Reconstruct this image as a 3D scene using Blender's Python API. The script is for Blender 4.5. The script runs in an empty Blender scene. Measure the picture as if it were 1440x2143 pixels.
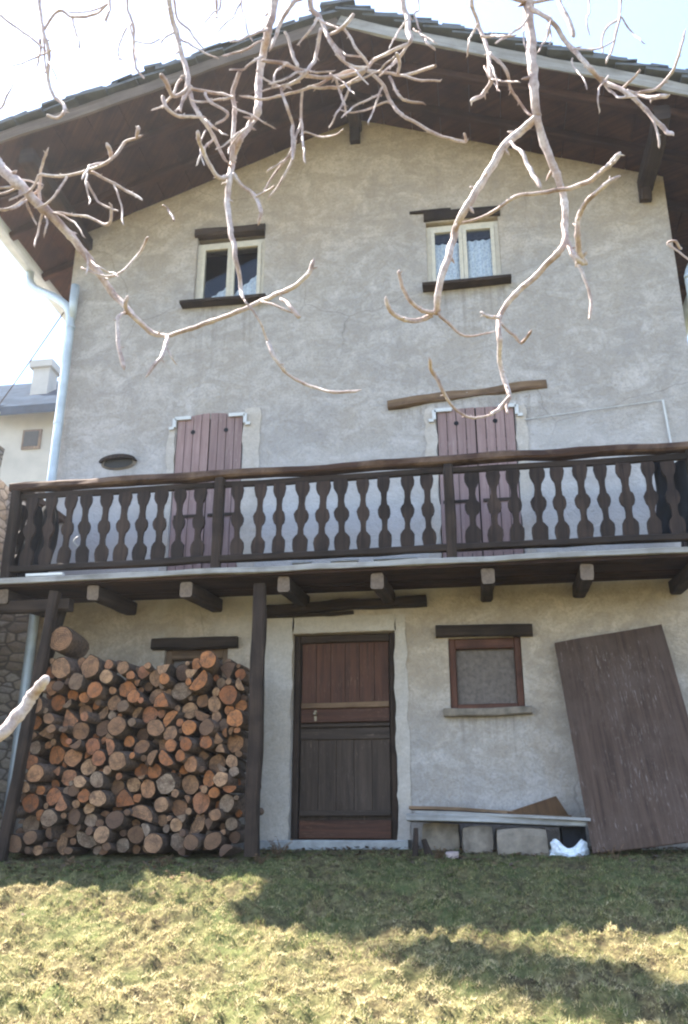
import bpy, math, random
from mathutils import Vector, Matrix, noise
import numpy as np
random.seed(7)
sc = bpy.context.scene
COL = sc.collection
V = Vector
# ------------------------------------------------------------------ camera frame
F = 1900.0
CAM = V((1.402, -9.076, -0.134))
PIT, YAW, ROL = math.radians(20.62), math.radians(-8.8), math.radians(0.06)
fw = V((math.sin(YAW)*math.cos(PIT), math.cos(YAW)*math.cos(PIT), math.sin(PIT)))
r0 = V((math.cos(YAW), -math.sin(YAW), 0)); u0 = r0.cross(fw)
rt = r0*math.cos(ROL)+u0*math.sin(ROL); up = u0*math.cos(ROL)-r0*math.sin(ROL)
def dep(px, py, d):
    """point at distance d along the view axis seen at photograph pixel (px, py)"""
    return CAM+(fw+rt*((px-720)/F)-up*((py-1071.5)/F))*d
TOSUN = V((-0.535, 0.161, 1.0)).normalized()

# ------------------------------------------------------------------ materials
def sock(nt, v):
    return v
def new_mat(name):
    m = bpy.data.materials.new(name); m.use_nodes = True
    nt = m.node_tree; b = nt.nodes['Principled BSDF']
    return m, nt, b
def N(nt, t, **k):
    n = nt.nodes.new(t)
    for a, v in k.items():
        if a.startswith('i_'):
            n.inputs[a[2:].replace('_', ' ')].default_value = v
        else: setattr(n, a, v)
    return n
def ramp(nt, fac, stops):
    r = nt.nodes.new('ShaderNodeValToRGB')
    e = r.color_ramp.elements
    while len(e) < len(stops): e.new(0.5)
    for i, (p, c) in enumerate(stops):
        e[i].position = p; e[i].color = (*c, 1) if len(c) == 3 else c
    nt.links.new(fac, r.inputs[0]); return r.outputs[0]
def mixc(nt, f, a, b, mode='MIX'):
    m = nt.nodes.new('ShaderNodeMix'); m.data_type = 'RGBA'; m.blend_type = mode
    for s, v in ((m.inputs[0], f), (m.inputs[6], a), (m.inputs[7], b)):
        if isinstance(v, bpy.types.NodeSocket): nt.links.new(v, s)
        elif isinstance(v, (int, float)): s.default_value = v
        else: s.default_value = (*v, 1)
    return m.outputs[2]
def noi(nt, vec, scale, detail=4, rough=0.55, dist=0.0):
    n = N(nt, 'ShaderNodeTexNoise'); n.inputs['Scale'].default_value = scale
    n.inputs['Detail'].default_value = detail; n.inputs['Roughness'].default_value = rough
    n.inputs['Distortion'].default_value = dist
    nt.links.new(vec, n.inputs['Vector']); return n.outputs['Fac']
def pos(nt):
    return N(nt, 'ShaderNodeNewGeometry').outputs['Position']
def bump(nt, b, h, strength=0.4, dist=0.01):
    n = N(nt, 'ShaderNodeBump'); n.inputs['Strength'].default_value = strength
    n.inputs['Distance'].default_value = dist
    nt.links.new(h, n.inputs['Height']); nt.links.new(n.outputs[0], b.inputs['Normal'])
def mapv(nt, vec, scale):
    n = N(nt, 'ShaderNodeMapping'); n.inputs['Scale'].default_value = scale
    nt.links.new(vec, n.inputs['Vector']); return n.outputs[0]

def plaster(name, warm, grey, pale, s=1.0, bumpd=0.012, tone=False):
    m, nt, b = new_mat(name); p = pos(nt)
    big = noi(nt, p, 0.9*s, 7, 0.62, 0.8)
    mid = noi(nt, mapv(nt, p, (1, 1, 1.5)), 2.6*s, 7, 0.68, 0.9)
    fine = noi(nt, p, 38, 5, 0.7)
    c = ramp(nt, big, [(0.32, grey), (0.5, tuple((x+y)/2 for x, y in zip(grey, warm))), (0.66, warm)])
    f2 = ramp(nt, mid, [(0.44, (0, 0, 0)), (0.66, (0.9, 0.9, 0.9))])
    c = mixc(nt, f2, c, pale)
    # rain streaks running down the render
    st = noi(nt, mapv(nt, p, (7, 7, 0.7)), 1.0, 5, 0.6)
    f3 = ramp(nt, st, [(0.54, (0, 0, 0)), (0.76, (0.28, 0.28, 0.28))])
    c = mixc(nt, f3, c, tuple(x*0.62 for x in grey))
    f4 = ramp(nt, fine, [(0.3, (0.55, 0.55, 0.55)), (0.55, (0, 0, 0))])
    c = mixc(nt, f4, c, tuple(x*0.7 for x in grey))
    # coarse trowelled blotches
    tr = noi(nt, p, 14, 4, 0.7, 0.6)
    f5 = ramp(nt, tr, [(0.36, (0.5, 0.5, 0.5)), (0.5, (0, 0, 0))])
    c = mixc(nt, f5, c, tuple(x*0.78 for x in warm))
    if tone:
        # damp, splashed foot of the wall and hairline cracks
        zf = N(nt, 'ShaderNodeSeparateXYZ'); nt.links.new(p, zf.inputs[0])
        dw = noi(nt, p, 3.5, 6, 0.65, 0.4); da = N(nt, 'ShaderNodeMath', operation='MULTIPLY_ADD'); da.inputs[1].default_value = -0.42
        nt.links.new(dw, da.inputs[0]); nt.links.new(zf.outputs[2], da.inputs[2])
        fd = ramp(nt, da.outputs[0], [(0.0, (0.4, 0.4, 0.4)), (0.10, (0, 0, 0))])
        c = mixc(nt, fd, c, (0.20, 0.18, 0.15))
        dn = noi(nt, mapv(nt, p, (16, 1, 0.9)), 1.0, 4, 0.65, 0.3)
        dn = ramp(nt, dn, [(0.46, (0, 0, 0)), (0.66, (0.5, 0.5, 0.5))])
        for xa, xb, zt, ln in ((-2.0, -.95, 6.07, 1.1), (.93, 1.95, 6.02, 1.0), (.5, 2.25, 4.58, .5), (1.0, 1.84, 1.12, .55), (-3.0, -2.3, 3.98, .5)):
            def mr_(src, a, b_):
                n_ = N(nt, 'ShaderNodeMapRange', interpolation_type='SMOOTHSTEP'); n_.inputs[1].default_value = a; n_.inputs[2].default_value = b_
                nt.links.new(src, n_.inputs[0]); return n_.outputs[0]
            def mul(u, v_):
                n_ = N(nt, 'ShaderNodeMath', operation='MULTIPLY'); nt.links.new(u, n_.inputs[0]); nt.links.new(v_, n_.inputs[1]); return n_.outputs[0]
            k_ = mul(mul(mr_(zf.outputs[0], xa, xa+.12), mr_(zf.outputs[0], xb, xb-.12)), mul(mr_(zf.outputs[2], zt-ln, zt), mr_(zf.outputs[2], zt+.02, zt)))
            c = mixc(nt, mul(k_, dn), c, (0.19, 0.175, 0.155))
        vo = N(nt, 'ShaderNodeTexVoronoi', feature='DISTANCE_TO_EDGE'); vo.inputs['Scale'].default_value = 0.75
        wv = N(nt, 'ShaderNodeTexNoise'); wv.inputs['Scale'].default_value = 3; wv.inputs['Detail'].default_value = 5; nt.links.new(p, wv.inputs['Vector'])
        wm = mixc(nt, 0.16, p, wv.outputs['Color'], 'ADD'); nt.links.new(wm, vo.inputs['Vector'])
        fc = ramp(nt, vo.outputs['Distance'], [(0.0, (0.55, 0.55, 0.55)), (0.006, (0, 0, 0))])
        gate = ramp(nt, noi(nt, p, 0.6, 3, 0.5), [(0.5, (0, 0, 0)), (0.62, (1, 1, 1))])
        c = mixc(nt, mixc(nt, 1.0, fc, gate, 'MULTIPLY'), c, (0.14, 0.13, 0.12))
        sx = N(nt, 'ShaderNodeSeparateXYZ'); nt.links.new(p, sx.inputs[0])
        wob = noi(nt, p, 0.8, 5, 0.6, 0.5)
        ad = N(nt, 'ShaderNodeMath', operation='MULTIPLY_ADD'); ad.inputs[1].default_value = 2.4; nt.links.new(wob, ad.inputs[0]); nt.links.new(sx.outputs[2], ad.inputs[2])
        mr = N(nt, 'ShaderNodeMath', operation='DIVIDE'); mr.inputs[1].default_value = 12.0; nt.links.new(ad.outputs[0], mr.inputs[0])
        # z + 1.2 over 12: warmer tint above 1.2 m up to the balcony and high in the gable
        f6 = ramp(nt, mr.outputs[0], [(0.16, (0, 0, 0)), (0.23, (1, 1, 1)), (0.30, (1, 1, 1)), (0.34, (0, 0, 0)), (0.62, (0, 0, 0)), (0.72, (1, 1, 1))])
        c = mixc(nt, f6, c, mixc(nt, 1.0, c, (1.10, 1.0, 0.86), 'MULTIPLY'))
        # paler, near-white band across the balcony storey
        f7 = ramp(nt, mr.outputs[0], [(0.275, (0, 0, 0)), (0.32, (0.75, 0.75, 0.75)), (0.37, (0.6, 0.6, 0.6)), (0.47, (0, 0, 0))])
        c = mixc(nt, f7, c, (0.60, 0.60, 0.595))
    c = mixc(nt, 1.0, c, (1.03, .955, .915), 'MULTIPLY')
    nt.links.new(c, b.inputs['Base Color']); b.inputs['Roughness'].default_value = 0.95
    add = N(nt, 'ShaderNodeMath', operation='ADD'); nt.links.new(fine, add.inputs[0])
    mm = N(nt, 'ShaderNodeMath', operation='MULTIPLY'); mm.inputs[1].default_value = 2.2
    nt.links.new(tr, mm.inputs[0]); nt.links.new(mm.outputs[0], add.inputs[1])
    bump(nt, b, add.outputs[0], 0.8, bumpd)
    return m

def wood(name, dark, light, rough=0.8, grain=28, stain=None, spec=0.3, fleck=None, gate=(0.50, 0.62)):
    m, nt, b = new_mat(name)
    uv = N(nt, 'ShaderNodeUVMap').outputs[0]
    g = noi(nt, mapv(nt, uv, (1.3, grain, 1)), 1.0, 6, 0.65, 0.6)
    c = ramp(nt, g, [(0.3, dark), (0.72, light)])
    oi = N(nt, 'ShaderNodeObjectInfo').outputs['Random']
    v = ramp(nt, oi, [(0, (0.72, 0.72, 0.72)), (1, (1.2, 1.16, 1.12))])
    c = mixc(nt, 1.0, c, v, 'MULTIPLY')
    p = pos(nt)
    bl = noi(nt, p, 3.2, 5, 0.6, 0.3)
    f = ramp(nt, bl, [(0.45, (0, 0, 0)), (0.7, (0.75, 0.75, 0.75))])
    c = mixc(nt, f, c, stain if stain else tuple(x*0.55 for x in dark))
    if fleck:   # scratches and flaked paint along the grain
        fl = noi(nt, mapv(nt, uv, (9, 75, 1)), 1.0, 4, 0.7, 0.8)
        ff = ramp(nt, fl, [(0.57, (0, 0, 0)), (0.64, (0.85, 0.85, 0.85))])
        gg = ramp(nt, noi(nt, p, 2.3, 5, 0.65, 0.6), [(gate[0], (0, 0, 0)), (gate[1], (1, 1, 1))])
        c = mixc(nt, mixc(nt, 1.0, ff, gg, 'MULTIPLY'), c, fleck)
    nt.links.new(c, b.inputs['Base Color']); b.inputs['Roughness'].default_value = rough
    b.inputs['Specular IOR Level'].default_value = spec
    bump(nt, b, g, 0.5, 0.006)
    return m

def simple(name, col, rough=0.6, metal=0.0, var=0.15, scale=12, spec=0.4, col2=None):
    m, nt, b = new_mat(name); p = pos(nt)
    n = noi(nt, p, scale, 5, 0.6, 0.2)
    c = ramp(nt, n, [(0.3, tuple(x*(1-var) for x in col)), (0.7, col2 if col2 else tuple(min(1, x*(1+var)) for x in col))])
    nt.links.new(c, b.inputs['Base Color']); b.inputs['Roughness'].default_value = rough
    b.inputs['Metallic'].default_value = metal; b.inputs['Specular IOR Level'].default_value = spec
    bump(nt, b, n, 0.25, 0.004)
    return m

M = {}
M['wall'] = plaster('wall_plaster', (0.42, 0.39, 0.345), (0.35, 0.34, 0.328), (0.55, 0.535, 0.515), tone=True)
M['patch'] = plaster('smooth_plaster', (0.50, 0.455, 0.385), (0.46, 0.44, 0.41), (0.56, 0.535, 0.49), 1.6, 0.004)
M['darkwood'] = wood('dark_wood', (0.020, 0.0135, 0.010), (0.072, 0.047, 0.034), 0.88, 26)
M['soffit'] = wood('soffit_boards', (0.025, 0.0125, 0.009), (0.080, 0.040, 0.026), 0.9, 18)
M['rail'] = wood('railing_wood', (0.026, 0.0135, 0.009), (0.105, 0.051, 0.030), 0.8, 30, (0.19, 0.12, 0.08))
M['baluster'] = wood('baluster_wood', (0.018, 0.0115, 0.0095), (0.066, 0.042, 0.031), 0.85, 30)
M['endgrain'] = simple('end_grain', (0.17, 0.125, 0.095), 0.9, 0, 0.3, 40)
M['grey_board'] = wood('grey_board', (0.20, 0.19, 0.18), (0.40, 0.385, 0.37), 0.85, 22, (0.15, 0.135, 0.12))
M['barge'] = wood('barge_board', (0.10, 0.072, 0.055), (0.23, 0.18, 0.145), 0.85, 20, (0.09, 0.07, 0.055))
M['shutter'] = wood('shutter_paint', (0.22, 0.14, 0.13), (0.37, 0.255, 0.24), 0.8, 24, (0.25, 0.16, 0.145), 0.3, (0.36, 0.29, 0.26), (0.42, 0.6))
M['door_top'] = wood('door_red_boards', (0.036, 0.015, 0.009), (0.125, 0.050, 0.027), 0.65, 22, (0.10, 0.042, 0.024), 0.3, (0.20, 0.115, 0.07), (0.42, 0.6))
M['door_low'] = wood('door_grey_boards', (0.030, 0.020, 0.014), (0.088, 0.060, 0.044), 0.7, 22, (0.06, 0.038, 0.026), 0.3, (0.17, 0.125, 0.095), (0.42, 0.6))
M['redframe'] = wood('red_brown_frame', (0.075, 0.030, 0.019), (0.155, 0.066, 0.041), 0.7, 22)
M['cream'] = simple('cream_paint', (0.60, 0.53, 0.42), 0.5, 0, 0.12, 20)
M['whitemetal'] = simple('white_hinge_paint', (0.60, 0.585, 0.56), 0.5, 0, 0.08, 30)
M['zinc'] = simple('zinc_sheet', (0.50, 0.55, 0.58), 0.5, 0.25, 0.16, 5)
M['slate'] = simple('slate', (0.10, 0.105, 0.108), 0.65, 0, 0.35, 4)
M['stone'] = simple('step_stone', (0.30, 0.295, 0.285), 0.9, 0, 0.25, 9)
M['rust'] = wood('weathered_timber', (0.10, 0.055, 0.03), (0.29, 0.19, 0.115), 0.9, 16, (0.08, 0.05, 0.032))
M['black'] = simple('black_cloth', (0.014, 0.014, 0.017), 0.9, 0, 0.3, 10)
M['panel'] = wood('brown_panel', (0.056, 0.034, 0.024), (0.135, 0.086, 0.062), 0.8, 26, (0.105, 0.070, 0.053), 0.2, (0.25, 0.20, 0.17), (0.46, 0.60))
M['brownbox'] = wood('brown_board', (0.07, 0.035, 0.015), (0.15, 0.08, 0.035), 0.8, 20)
M['plank'] = wood('plank_grey', (0.19, 0.185, 0.18), (0.42, 0.41, 0.40), 0.85, 18, (0.15, 0.135, 0.12))
M['block'] = simple('concrete_block', (0.215, 0.175, 0.135), 0.95, 0, 0.4, 9)
M['handle'] = simple('brass_handle', (0.30, 0.24, 0.16), 0.45, 0.7, 0.1, 20)
M['room'] = simple('room_dark', (0.05, 0.045, 0.04), 0.9)
M['whitebox'] = simple('white_plastic', (0.72, 0.71, 0.69), 0.5, 0, 0.06, 8)
M['pink'] = simple('pink_stone', (0.42, 0.32, 0.28), 0.9, 0, 0.3, 20)
M['netting'] = simple('grey_netting', (0.150, 0.120, 0.102), 0.8, 0, 0.3, 24)

def mk_curtain():
    m, nt, b = new_mat('lace_curtain'); p = pos(nt)
    v = N(nt, 'ShaderNodeTexVoronoi'); v.inputs['Scale'].default_value = 34; nt.links.new(p, v.inputs['Vector'])
    c = ramp(nt, v.outputs['Distance'], [(0.25, (0.62, 0.66, 0.74)), (0.6, (0.86, 0.88, 0.92))])
    nt.links.new(c, b.inputs['Base Color']); b.inputs['Roughness'].default_value = 0.9
    return m
M['curtain'] = mk_curtain()
def mk_glass():
    m, nt, b = new_mat('window_glass'); nt.nodes.remove(b)
    o = nt.nodes['Material Output']
    g = N(nt, 'ShaderNodeBsdfGlossy'); g.inputs['Roughness'].default_value = 0.03
    t = N(nt, 'ShaderNodeBsdfTransparent'); t.inputs[0].default_value = (0.88, 0.91, 0.92, 1)
    fr = N(nt, 'ShaderNodeFresnel'); fr.inputs[0].default_value = 1.5
    mx = N(nt, 'ShaderNodeMixShader')
    nt.links.new(fr.outputs[0], mx.inputs[0]); nt.links.new(t.outputs[0], mx.inputs[1]); nt.links.new(g.outputs[0], mx.inputs[2])
    nt.links.new(mx.outputs[0], o.inputs[0]); return m
M['glass'] = mk_glass()
def mk_bark():
    m, nt, b = new_mat('twig_bark'); p = pos(nt)
    n = noi(nt, p, 75, 5, 0.65); n2 = noi(nt, p, 13, 4, 0.6)
    c = ramp(nt, n2, [(0.32, (0.24, 0.155, 0.125)), (0.47, (0.46, 0.35, 0.31)), (0.66, (0.63, 0.54, 0.505))])
    f = ramp(nt, n, [(0.3, (0.6, 0.6, 0.6)), (0.6, (0, 0, 0))])
    c = mixc(nt, f, c, (0.19, 0.12, 0.09))
    nt.links.new(c, b.inputs['Base Color']); b.inputs['Roughness'].default_value = 0.7
    bump(nt, b, n, 0.4, 0.004); return m
M['bark'] = mk_bark()
def mk_logbark():
    m, nt, b = new_mat('log_bark'); p = pos(nt)
    n = noi(nt, p, 30, 5, 0.7, 0.5); oi = N(nt, 'ShaderNodeObjectInfo').outputs['Random']
    c = ramp(nt, n, [(0.35, (0.040, 0.026, 0.018)), (0.7, (0.19, 0.13, 0.092))])
    v = ramp(nt, oi, [(0, (0.6, 0.6, 0.6)), (1, (1.35, 1.25, 1.2))])
    nt.links.new(mixc(nt, 1, c, v, 'MULTIPLY'), b.inputs['Base Color']); b.inputs['Roughness'].default_value = 0.95
    bump(nt, b, n, 0.8, 0.01); return m
M['logbark'] = mk_logbark()
def mk_cut(name, stops):
    m, nt, b = new_mat(name)
    oc = N(nt, 'ShaderNodeTexCoord').outputs['Object']
    w = N(nt, 'ShaderNodeTexWave', wave_type='RINGS', rings_direction='Y')
    w.inputs['Scale'].default_value = 2.2; w.inputs['Distortion'].default_value = 2.0; w.inputs['Detail'].default_value = 3
    nt.links.new(oc, w.inputs['Vector'])
    oi = N(nt, 'ShaderNodeObjectInfo').outputs['Random']
    c = ramp(nt, oi, stops)
    r = ramp(nt, w.outputs['Fac'], [(0, (0.50, 0.43, 0.37)), (0.7, (1.16, 1.14, 1.10))])
    c = mixc(nt, 1, c, r, 'MULTIPLY')
    n = noi(nt, pos(nt), 16, 5, 0.7, 0.4)
    f = ramp(nt, n, [(0.44, (0, 0, 0)), (0.68, (0.85, 0.85, 0.85))])
    c = mixc(nt, f, c, (0.13, 0.068, 0.04))
    n2 = noi(nt, mapv(nt, oc, (1, 1, 1)), 2.2, 4, 0.7, 1.5); f2 = ramp(nt, n2, [(0.5, (0, 0, 0)), (0.58, (0.8, 0.8, 0.8)), (0.64, (0, 0, 0))])
    c = mixc(nt, f2, c, (0.05, 0.03, 0.02))
    nt.links.new(c, b.inputs['Base Color']); b.inputs['Roughness'].default_value = 0.9
    bump(nt, b, w.outputs['Fac'], 0.3, 0.003); return m
M['cut_orange'] = mk_cut('cut_orange', [(0, (0.30, 0.105, 0.038)), (0.4, (0.50, 0.20, 0.07)), (0.7, (0.38, 0.15, 0.075)), (1, (0.46, 0.24, 0.12))])
M['cut_tan'] = mk_cut('cut_tan', [(0, (0.28, 0.145, 0.075)), (0.5, (0.48, 0.29, 0.165)), (1, (0.24, 0.12, 0.06))])
M['cut_grey'] = mk_cut('cut_grey', [(0, (0.20, 0.13, 0.085)), (0.5, (0.27, 0.185, 0.125)), (1, (0.33, 0.25, 0.185))])
M['cut_dark'] = mk_cut('cut_dark', [(0, (0.10, 0.06, 0.04)), (0.5, (0.16, 0.09, 0.055)), (1, (0.21, 0.115, 0.06))])
def mk_rubble():
    m, nt, b = new_mat('rubble_stone'); p = pos(nt)
    mp = mapv(nt, p, (5.5, 5.5, 10))
    v = N(nt, 'ShaderNodeTexVoronoi'); v.inputs['Scale'].default_value = 1.0; nt.links.new(mp, v.inputs['Vector'])
    v2 = N(nt, 'ShaderNodeTexVoronoi', feature='DISTANCE_TO_EDGE'); v2.inputs['Scale'].default_value = 1.0; nt.links.new(mp, v2.inputs['Vector'])
    sep = N(nt, 'ShaderNodeSeparateColor'); nt.links.new(v.outputs['Color'], sep.inputs[0])
    c = ramp(nt, sep.outputs[0], [(0, (0.30, 0.24, 0.19)), (0.4, (0.50, 0.41, 0.32)), (0.7, (0.42, 0.38, 0.35)), (1, (0.58, 0.50, 0.41))])
    e = ramp(nt, v2.outputs['Distance'], [(0.02, (1, 1, 1)), (0.12, (0, 0, 0))])
    c = mixc(nt, e, c, (0.15, 0.125, 0.105))
    n = noi(nt, p, 25, 5, 0.7); f = ramp(nt, n, [(0.35, (0.5, 0.5, 0.5)), (0.6, (0, 0, 0))])
    c = mixc(nt, f, c, (0.16, 0.14, 0.12))
    nt.links.new(c, b.inputs['Base Color']); b.inputs['Roughness'].default_value = 0.95
    bump(nt, b, v2.outputs['Distance'], 0.9, 0.05); return m
M['rubble'] = mk_rubble()
def mk_ground():
    m, nt, b = new_mat('turf_soil'); p = pos(nt)
    a = noi(nt, p, 2.2, 6, 0.65, 0.3); d = noi(nt, p, 16, 6, 0.7, 0.4); e = noi(nt, p, 70, 4, 0.7)
    c = ramp(nt, d, [(0.3, (0.03, 0.023, 0.015)), (0.45, (0.085, 0.066, 0.034)), (0.58, (0.18, 0.15, 0.07)), (0.72, (0.30, 0.25, 0.14))])
    f = ramp(nt, a, [(0.42, (0, 0, 0)), (0.66, (0.7, 0.7, 0.7))])
    c = mixc(nt, f, c, (0.10, 0.13, 0.042))
    g = ramp(nt, e, [(0.3, (0.6, 0.6, 0.6)), (0.55, (0, 0, 0))])
    c = mixc(nt, g, c, (0.06, 0.05, 0.03))
    nt.links.new(c, b.inputs['Base Color']); b.inputs['Roughness'].default_value = 1.0
    b.inputs['Specular IOR Level'].default_value = 0.1
    bump(nt, b, d, 0.9, 0.03); return m
M['ground'] = mk_ground()
def mk_blade(name, a, bcol):
    m, nt, b = new_mat(name); n = noi(nt, pos(nt), 7, 3, 0.6)
    c = ramp(nt, n, [(0.3, a), (0.7, bcol)])
    nt.links.new(c, b.inputs['Base Color']); b.inputs['Roughness'].default_value = 0.8
    b.inputs['Specular IOR Level'].default_value = 0.15
    tr = N(nt, 'ShaderNodeBsdfTranslucent'); nt.links.new(c, tr.inputs[0])
    mx = N(nt, 'ShaderNodeMixShader'); mx.inputs[0].default_value = 0.42
    nt.links.new(b.outputs[0], mx.inputs[1]); nt.links.new(tr.outputs[0], mx.inputs[2]); nt.links.new(mx.outputs[0], nt.nodes['Material Output'].inputs[0])
    return m
M['g_green'] = mk_blade('blade_green', (0.06, 0.10, 0.028), (0.14, 0.18, 0.05))
M['g_yell'] = mk_blade('blade_yellow_green', (0.31, 0.275, 0.115), (0.50, 0.44, 0.215))
M['g_straw'] = mk_blade('blade_straw', (0.48, 0.39, 0.205), (0.70, 0.59, 0.37))
M['g_brown'] = mk_blade('blade_brown', (0.11, 0.08, 0.045), (0.20, 0.145, 0.085))
M['dead_leaf'] = mk_blade('dead_leaf', (0.13, 0.075, 0.04), (0.26, 0.17, 0.10))
M['bag'] = simple('plastic_bag', (0.62, 0.70, 0.76), 0.35, 0, 0.2, 14, 0.5, (0.85, 0.87, 0.88))
M['needles'] = mk_blade('needles', (0.03, 0.05, 0.02), (0.06, 0.08, 0.03))
M['farwall'] = simple('far_plaster', (0.45, 0.40, 0.34), 0.95, 0, 0.15, 0.8)
M['farroof'] = simple('far_slate', (0.035, 0.046, 0.062), 1.0, 0, 0.4, 1.2, 0.0)
M['hill'] = simple('hillside', (0.12, 0.12, 0.07), 1.0, 0, 0.4, 0.05)

# ------------------------------------------------------------------ mesh builder
class MB:
    def __init__(s): s.v = []; s.f = []; s.uv = []; s.mi = []
    def face(s, pts, uvs=None, mi=0):
        i = len(s.v); s.v += [V(p) for p in pts]; s.f.append(list(range(i, i+len(pts))))
        if uvs is None: uvs = [(p[0]+p[1], p[2]) for p in pts]
        s.uv.append(uvs); s.mi.append(mi)
    def idx(s, ids, mi=0, uvs=None):
        s.f.append(list(ids)); s.mi.append(mi)
        s.uv.append(uvs if uvs else [(s.v[i][0]+s.v[i][1], s.v[i][2]) for i in ids])
    def box(s, a, b, mi=0, jit=0.0, off=None):
        """axis aligned box; u follows its longest edge"""
        a, b = V([min(p, q) for p, q in zip(a, b)]), V([max(p, q) for p, q in zip(a, b)])
        s.obox((a+b)/2, V((1, 0, 0)), V((0, 1, 0)), V((0, 0, 1)), (b-a)/2, mi, jit)
    def obox(s, c, ax, ay, az, h, mi=0, jit=0.0):
        c = V(c); i = len(s.v); o = random.random()*7
        L = max(range(3), key=lambda k: h[k]); loc = []
        for dx in (-1, 1):
            for dy in (-1, 1):
                for dz in (-1, 1):
                    l = V((dx*h[0], dy*h[1], dz*h[2])); loc.append(l)
                    q = c+ax*l[0]+ay*l[1]+az*l[2]
                    if jit: q += V([random.uniform(-jit, jit) for _ in range(3)])
                    s.v.append(q)
        o2 = [k for k in range(3) if k != L]
        for f in ((0, 1, 3, 2), (4, 6, 7, 5), (0, 4, 5, 1), (2, 3, 7, 6), (0, 2, 6, 4), (1, 5, 7, 3)):
            s.f.append([i+k for k in f]); s.mi.append(mi)
            s.uv.append([(loc[k][L]+o, loc[k][o2[0]]+loc[k][o2[1]]+o*3.1) for k in f])
    def beam(s, p0, p1, w, h, segs=8, jit=0.006, up_=V((0, 0, 1)), mi=0, end=None, ch=0.14, taper=1.0):
        """hewn timber: chamfered rectangle swept from p0 to p1 with wobble"""
        p0, p1 = V(p0), V(p1); d = (p1-p0); Ln = d.length; d.normalize()
        if abs(d.dot(up_)) > .985: up_ = V((0, 1, 0))
        sx = d.cross(up_).normalized(); sz = sx.cross(d).normalized()
        c = ch*min(w, h)
        prof = [(-w/2+c, -h/2), (w/2-c, -h/2), (w/2, -h/2+c), (w/2, h/2-c), (w/2-c, h/2), (-w/2+c, h/2), (-w/2, h/2-c), (-w/2, -h/2+c)]
        per = [0]
        for k in range(8): per.append(per[-1]+math.dist(prof[k], prof[(k+1) % 8]))
        base = len(s.v); o = random.random()*9; sd = random.random()*50
        for j in range(segs+1):
            t = j/segs; cpt = p0.lerp(p1, t); sca = 1+(taper-1)*t
            wob = V((noise.noise(V((t*Ln*1.3, sd, 0))), 0, noise.noise(V((t*Ln*1.3, sd, 9)))))*jit*2
            for k, (x, z) in enumerate(prof):
                q = noise.noise(V((t*Ln*3+sd, k*1.7, sd)))*jit*1.6
                rr = 1+q/max(w, h)*2
                s.v.append(cpt+sx*(x*rr*sca+wob[0])+sz*(z*rr*sca+wob[2]))
        for j in range(segs):
            for k in range(8):
                a = base+j*8+k; b = base+j*8+(k+1) % 8
                s.f.append([a, b, b+8, a+8]); s.mi.append(mi)
                s.uv.append([(j/segs*Ln+o, per[k]+o), (j/segs*Ln+o, per[k+1]+o), ((j+1)/segs*Ln+o, per[k+1]+o), ((j+1)/segs*Ln+o, per[k]+o)])
        e = mi if end is None else end
        for j, rev in ((0, True), (segs, False)):
            ids = [base+j*8+k for k in range(8)]
            if rev: ids = ids[::-1]
            s.idx(ids, e)
    def tube(s, pts, rad, n=8, mi=0, cap=True):
        base = len(s.v); m = len(pts); pts = [V(p) for p in pts]
        t = (pts[1]-pts[0]).normalized()
        a = t.orthogonal().normalized()
        L = 0
        for j, p in enumerate(pts):
            if j < m-1: t2 = (pts[j+1]-p)
            else: t2 = (p-pts[j-1])
            if j > 0: t2 = t2.normalized()+(p-pts[j-1]).normalized(); L += (p-pts[j-1]).length
            t2.normalize(); a = (a-t2*a.dot(t2)).normalized(); b = t2.cross(a)
            r = rad[j] if hasattr(rad, '__len__') else rad
            for k in range(n):
                an = 2*math.pi*k/n
                s.v.append(p+(a*math.cos(an)+b*math.sin(an))*r)
        for j in range(m-1):
            for k in range(n):
                q = base+j*n+k; w = base+j*n+(k+1) % n
                s.f.append([q, w, w+n, q+n]); s.mi.append(mi)
                s.uv.append([(j*.1, k/n), (j*.1, (k+1)/n), (j*.1+.1, (k+1)/n), (j*.1+.1, k/n)])
        if cap:
            s.idx([base+k for k in range(n)][::-1], mi); s.idx([base+(m-1)*n+k for k in range(n)], mi)
    def prism(s, poly, d, mi=0):
        """poly: 3-D points of a planar outline; d: extrusion vector"""
        poly = [V(p) for p in poly]; d = V(d); n = len(poly); i = len(s.v); o = random.random()*5
        s.v += poly+[p+d for p in poly]
        nrm = V((0, 0, 0))
        for k in range(n): nrm += poly[k].cross(poly[(k+1) % n])
        rev = nrm.dot(d) > 0
        A = list(range(i, i+n)); B = list(range(i+n, i+2*n))
        if rev: A = A[::-1]
        else: B = B[::-1]
        def u(ids): return [(s.v[q][2]+o, s.v[q][0]+s.v[q][1]+o) for q in ids]
        s.f += [A, B]; s.mi += [mi, mi]; s.uv += [u(A), u(B)]
        for k in range(n):
            q = [i+k, i+(k+1) % n, i+n+(k+1) % n, i+n+k]
            if not rev: q = q[::-1]
            s.f.append(q); s.mi.append(mi); s.uv.append(u(q))
    def build(s, name, mats, parent=None, smooth=False, weld=False):
        me = bpy.data.meshes.new(name)
        if not isinstance(mats, (list, tuple)): mats = [mats]
        me.from_pydata([tuple(p) for p in s.v], [], s.f)
        for m in mats: me.materials.append(m)
        me.polygons.foreach_set('material_index', s.mi)
        uvl = me.uv_layers.new(name='UVMap')
        flat = [c for f in s.uv for q in f for c in q[:2]]
        uvl.data.foreach_set('uv', flat)
        if smooth: me.polygons.foreach_set('use_smooth', [True]*len(me.polygons))
        me.update()
        o = bpy.data.objects.new(name, me); COL.objects.link(o)
        if parent is not None: attach(o, parent)
        return o
WORLD = {}
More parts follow.
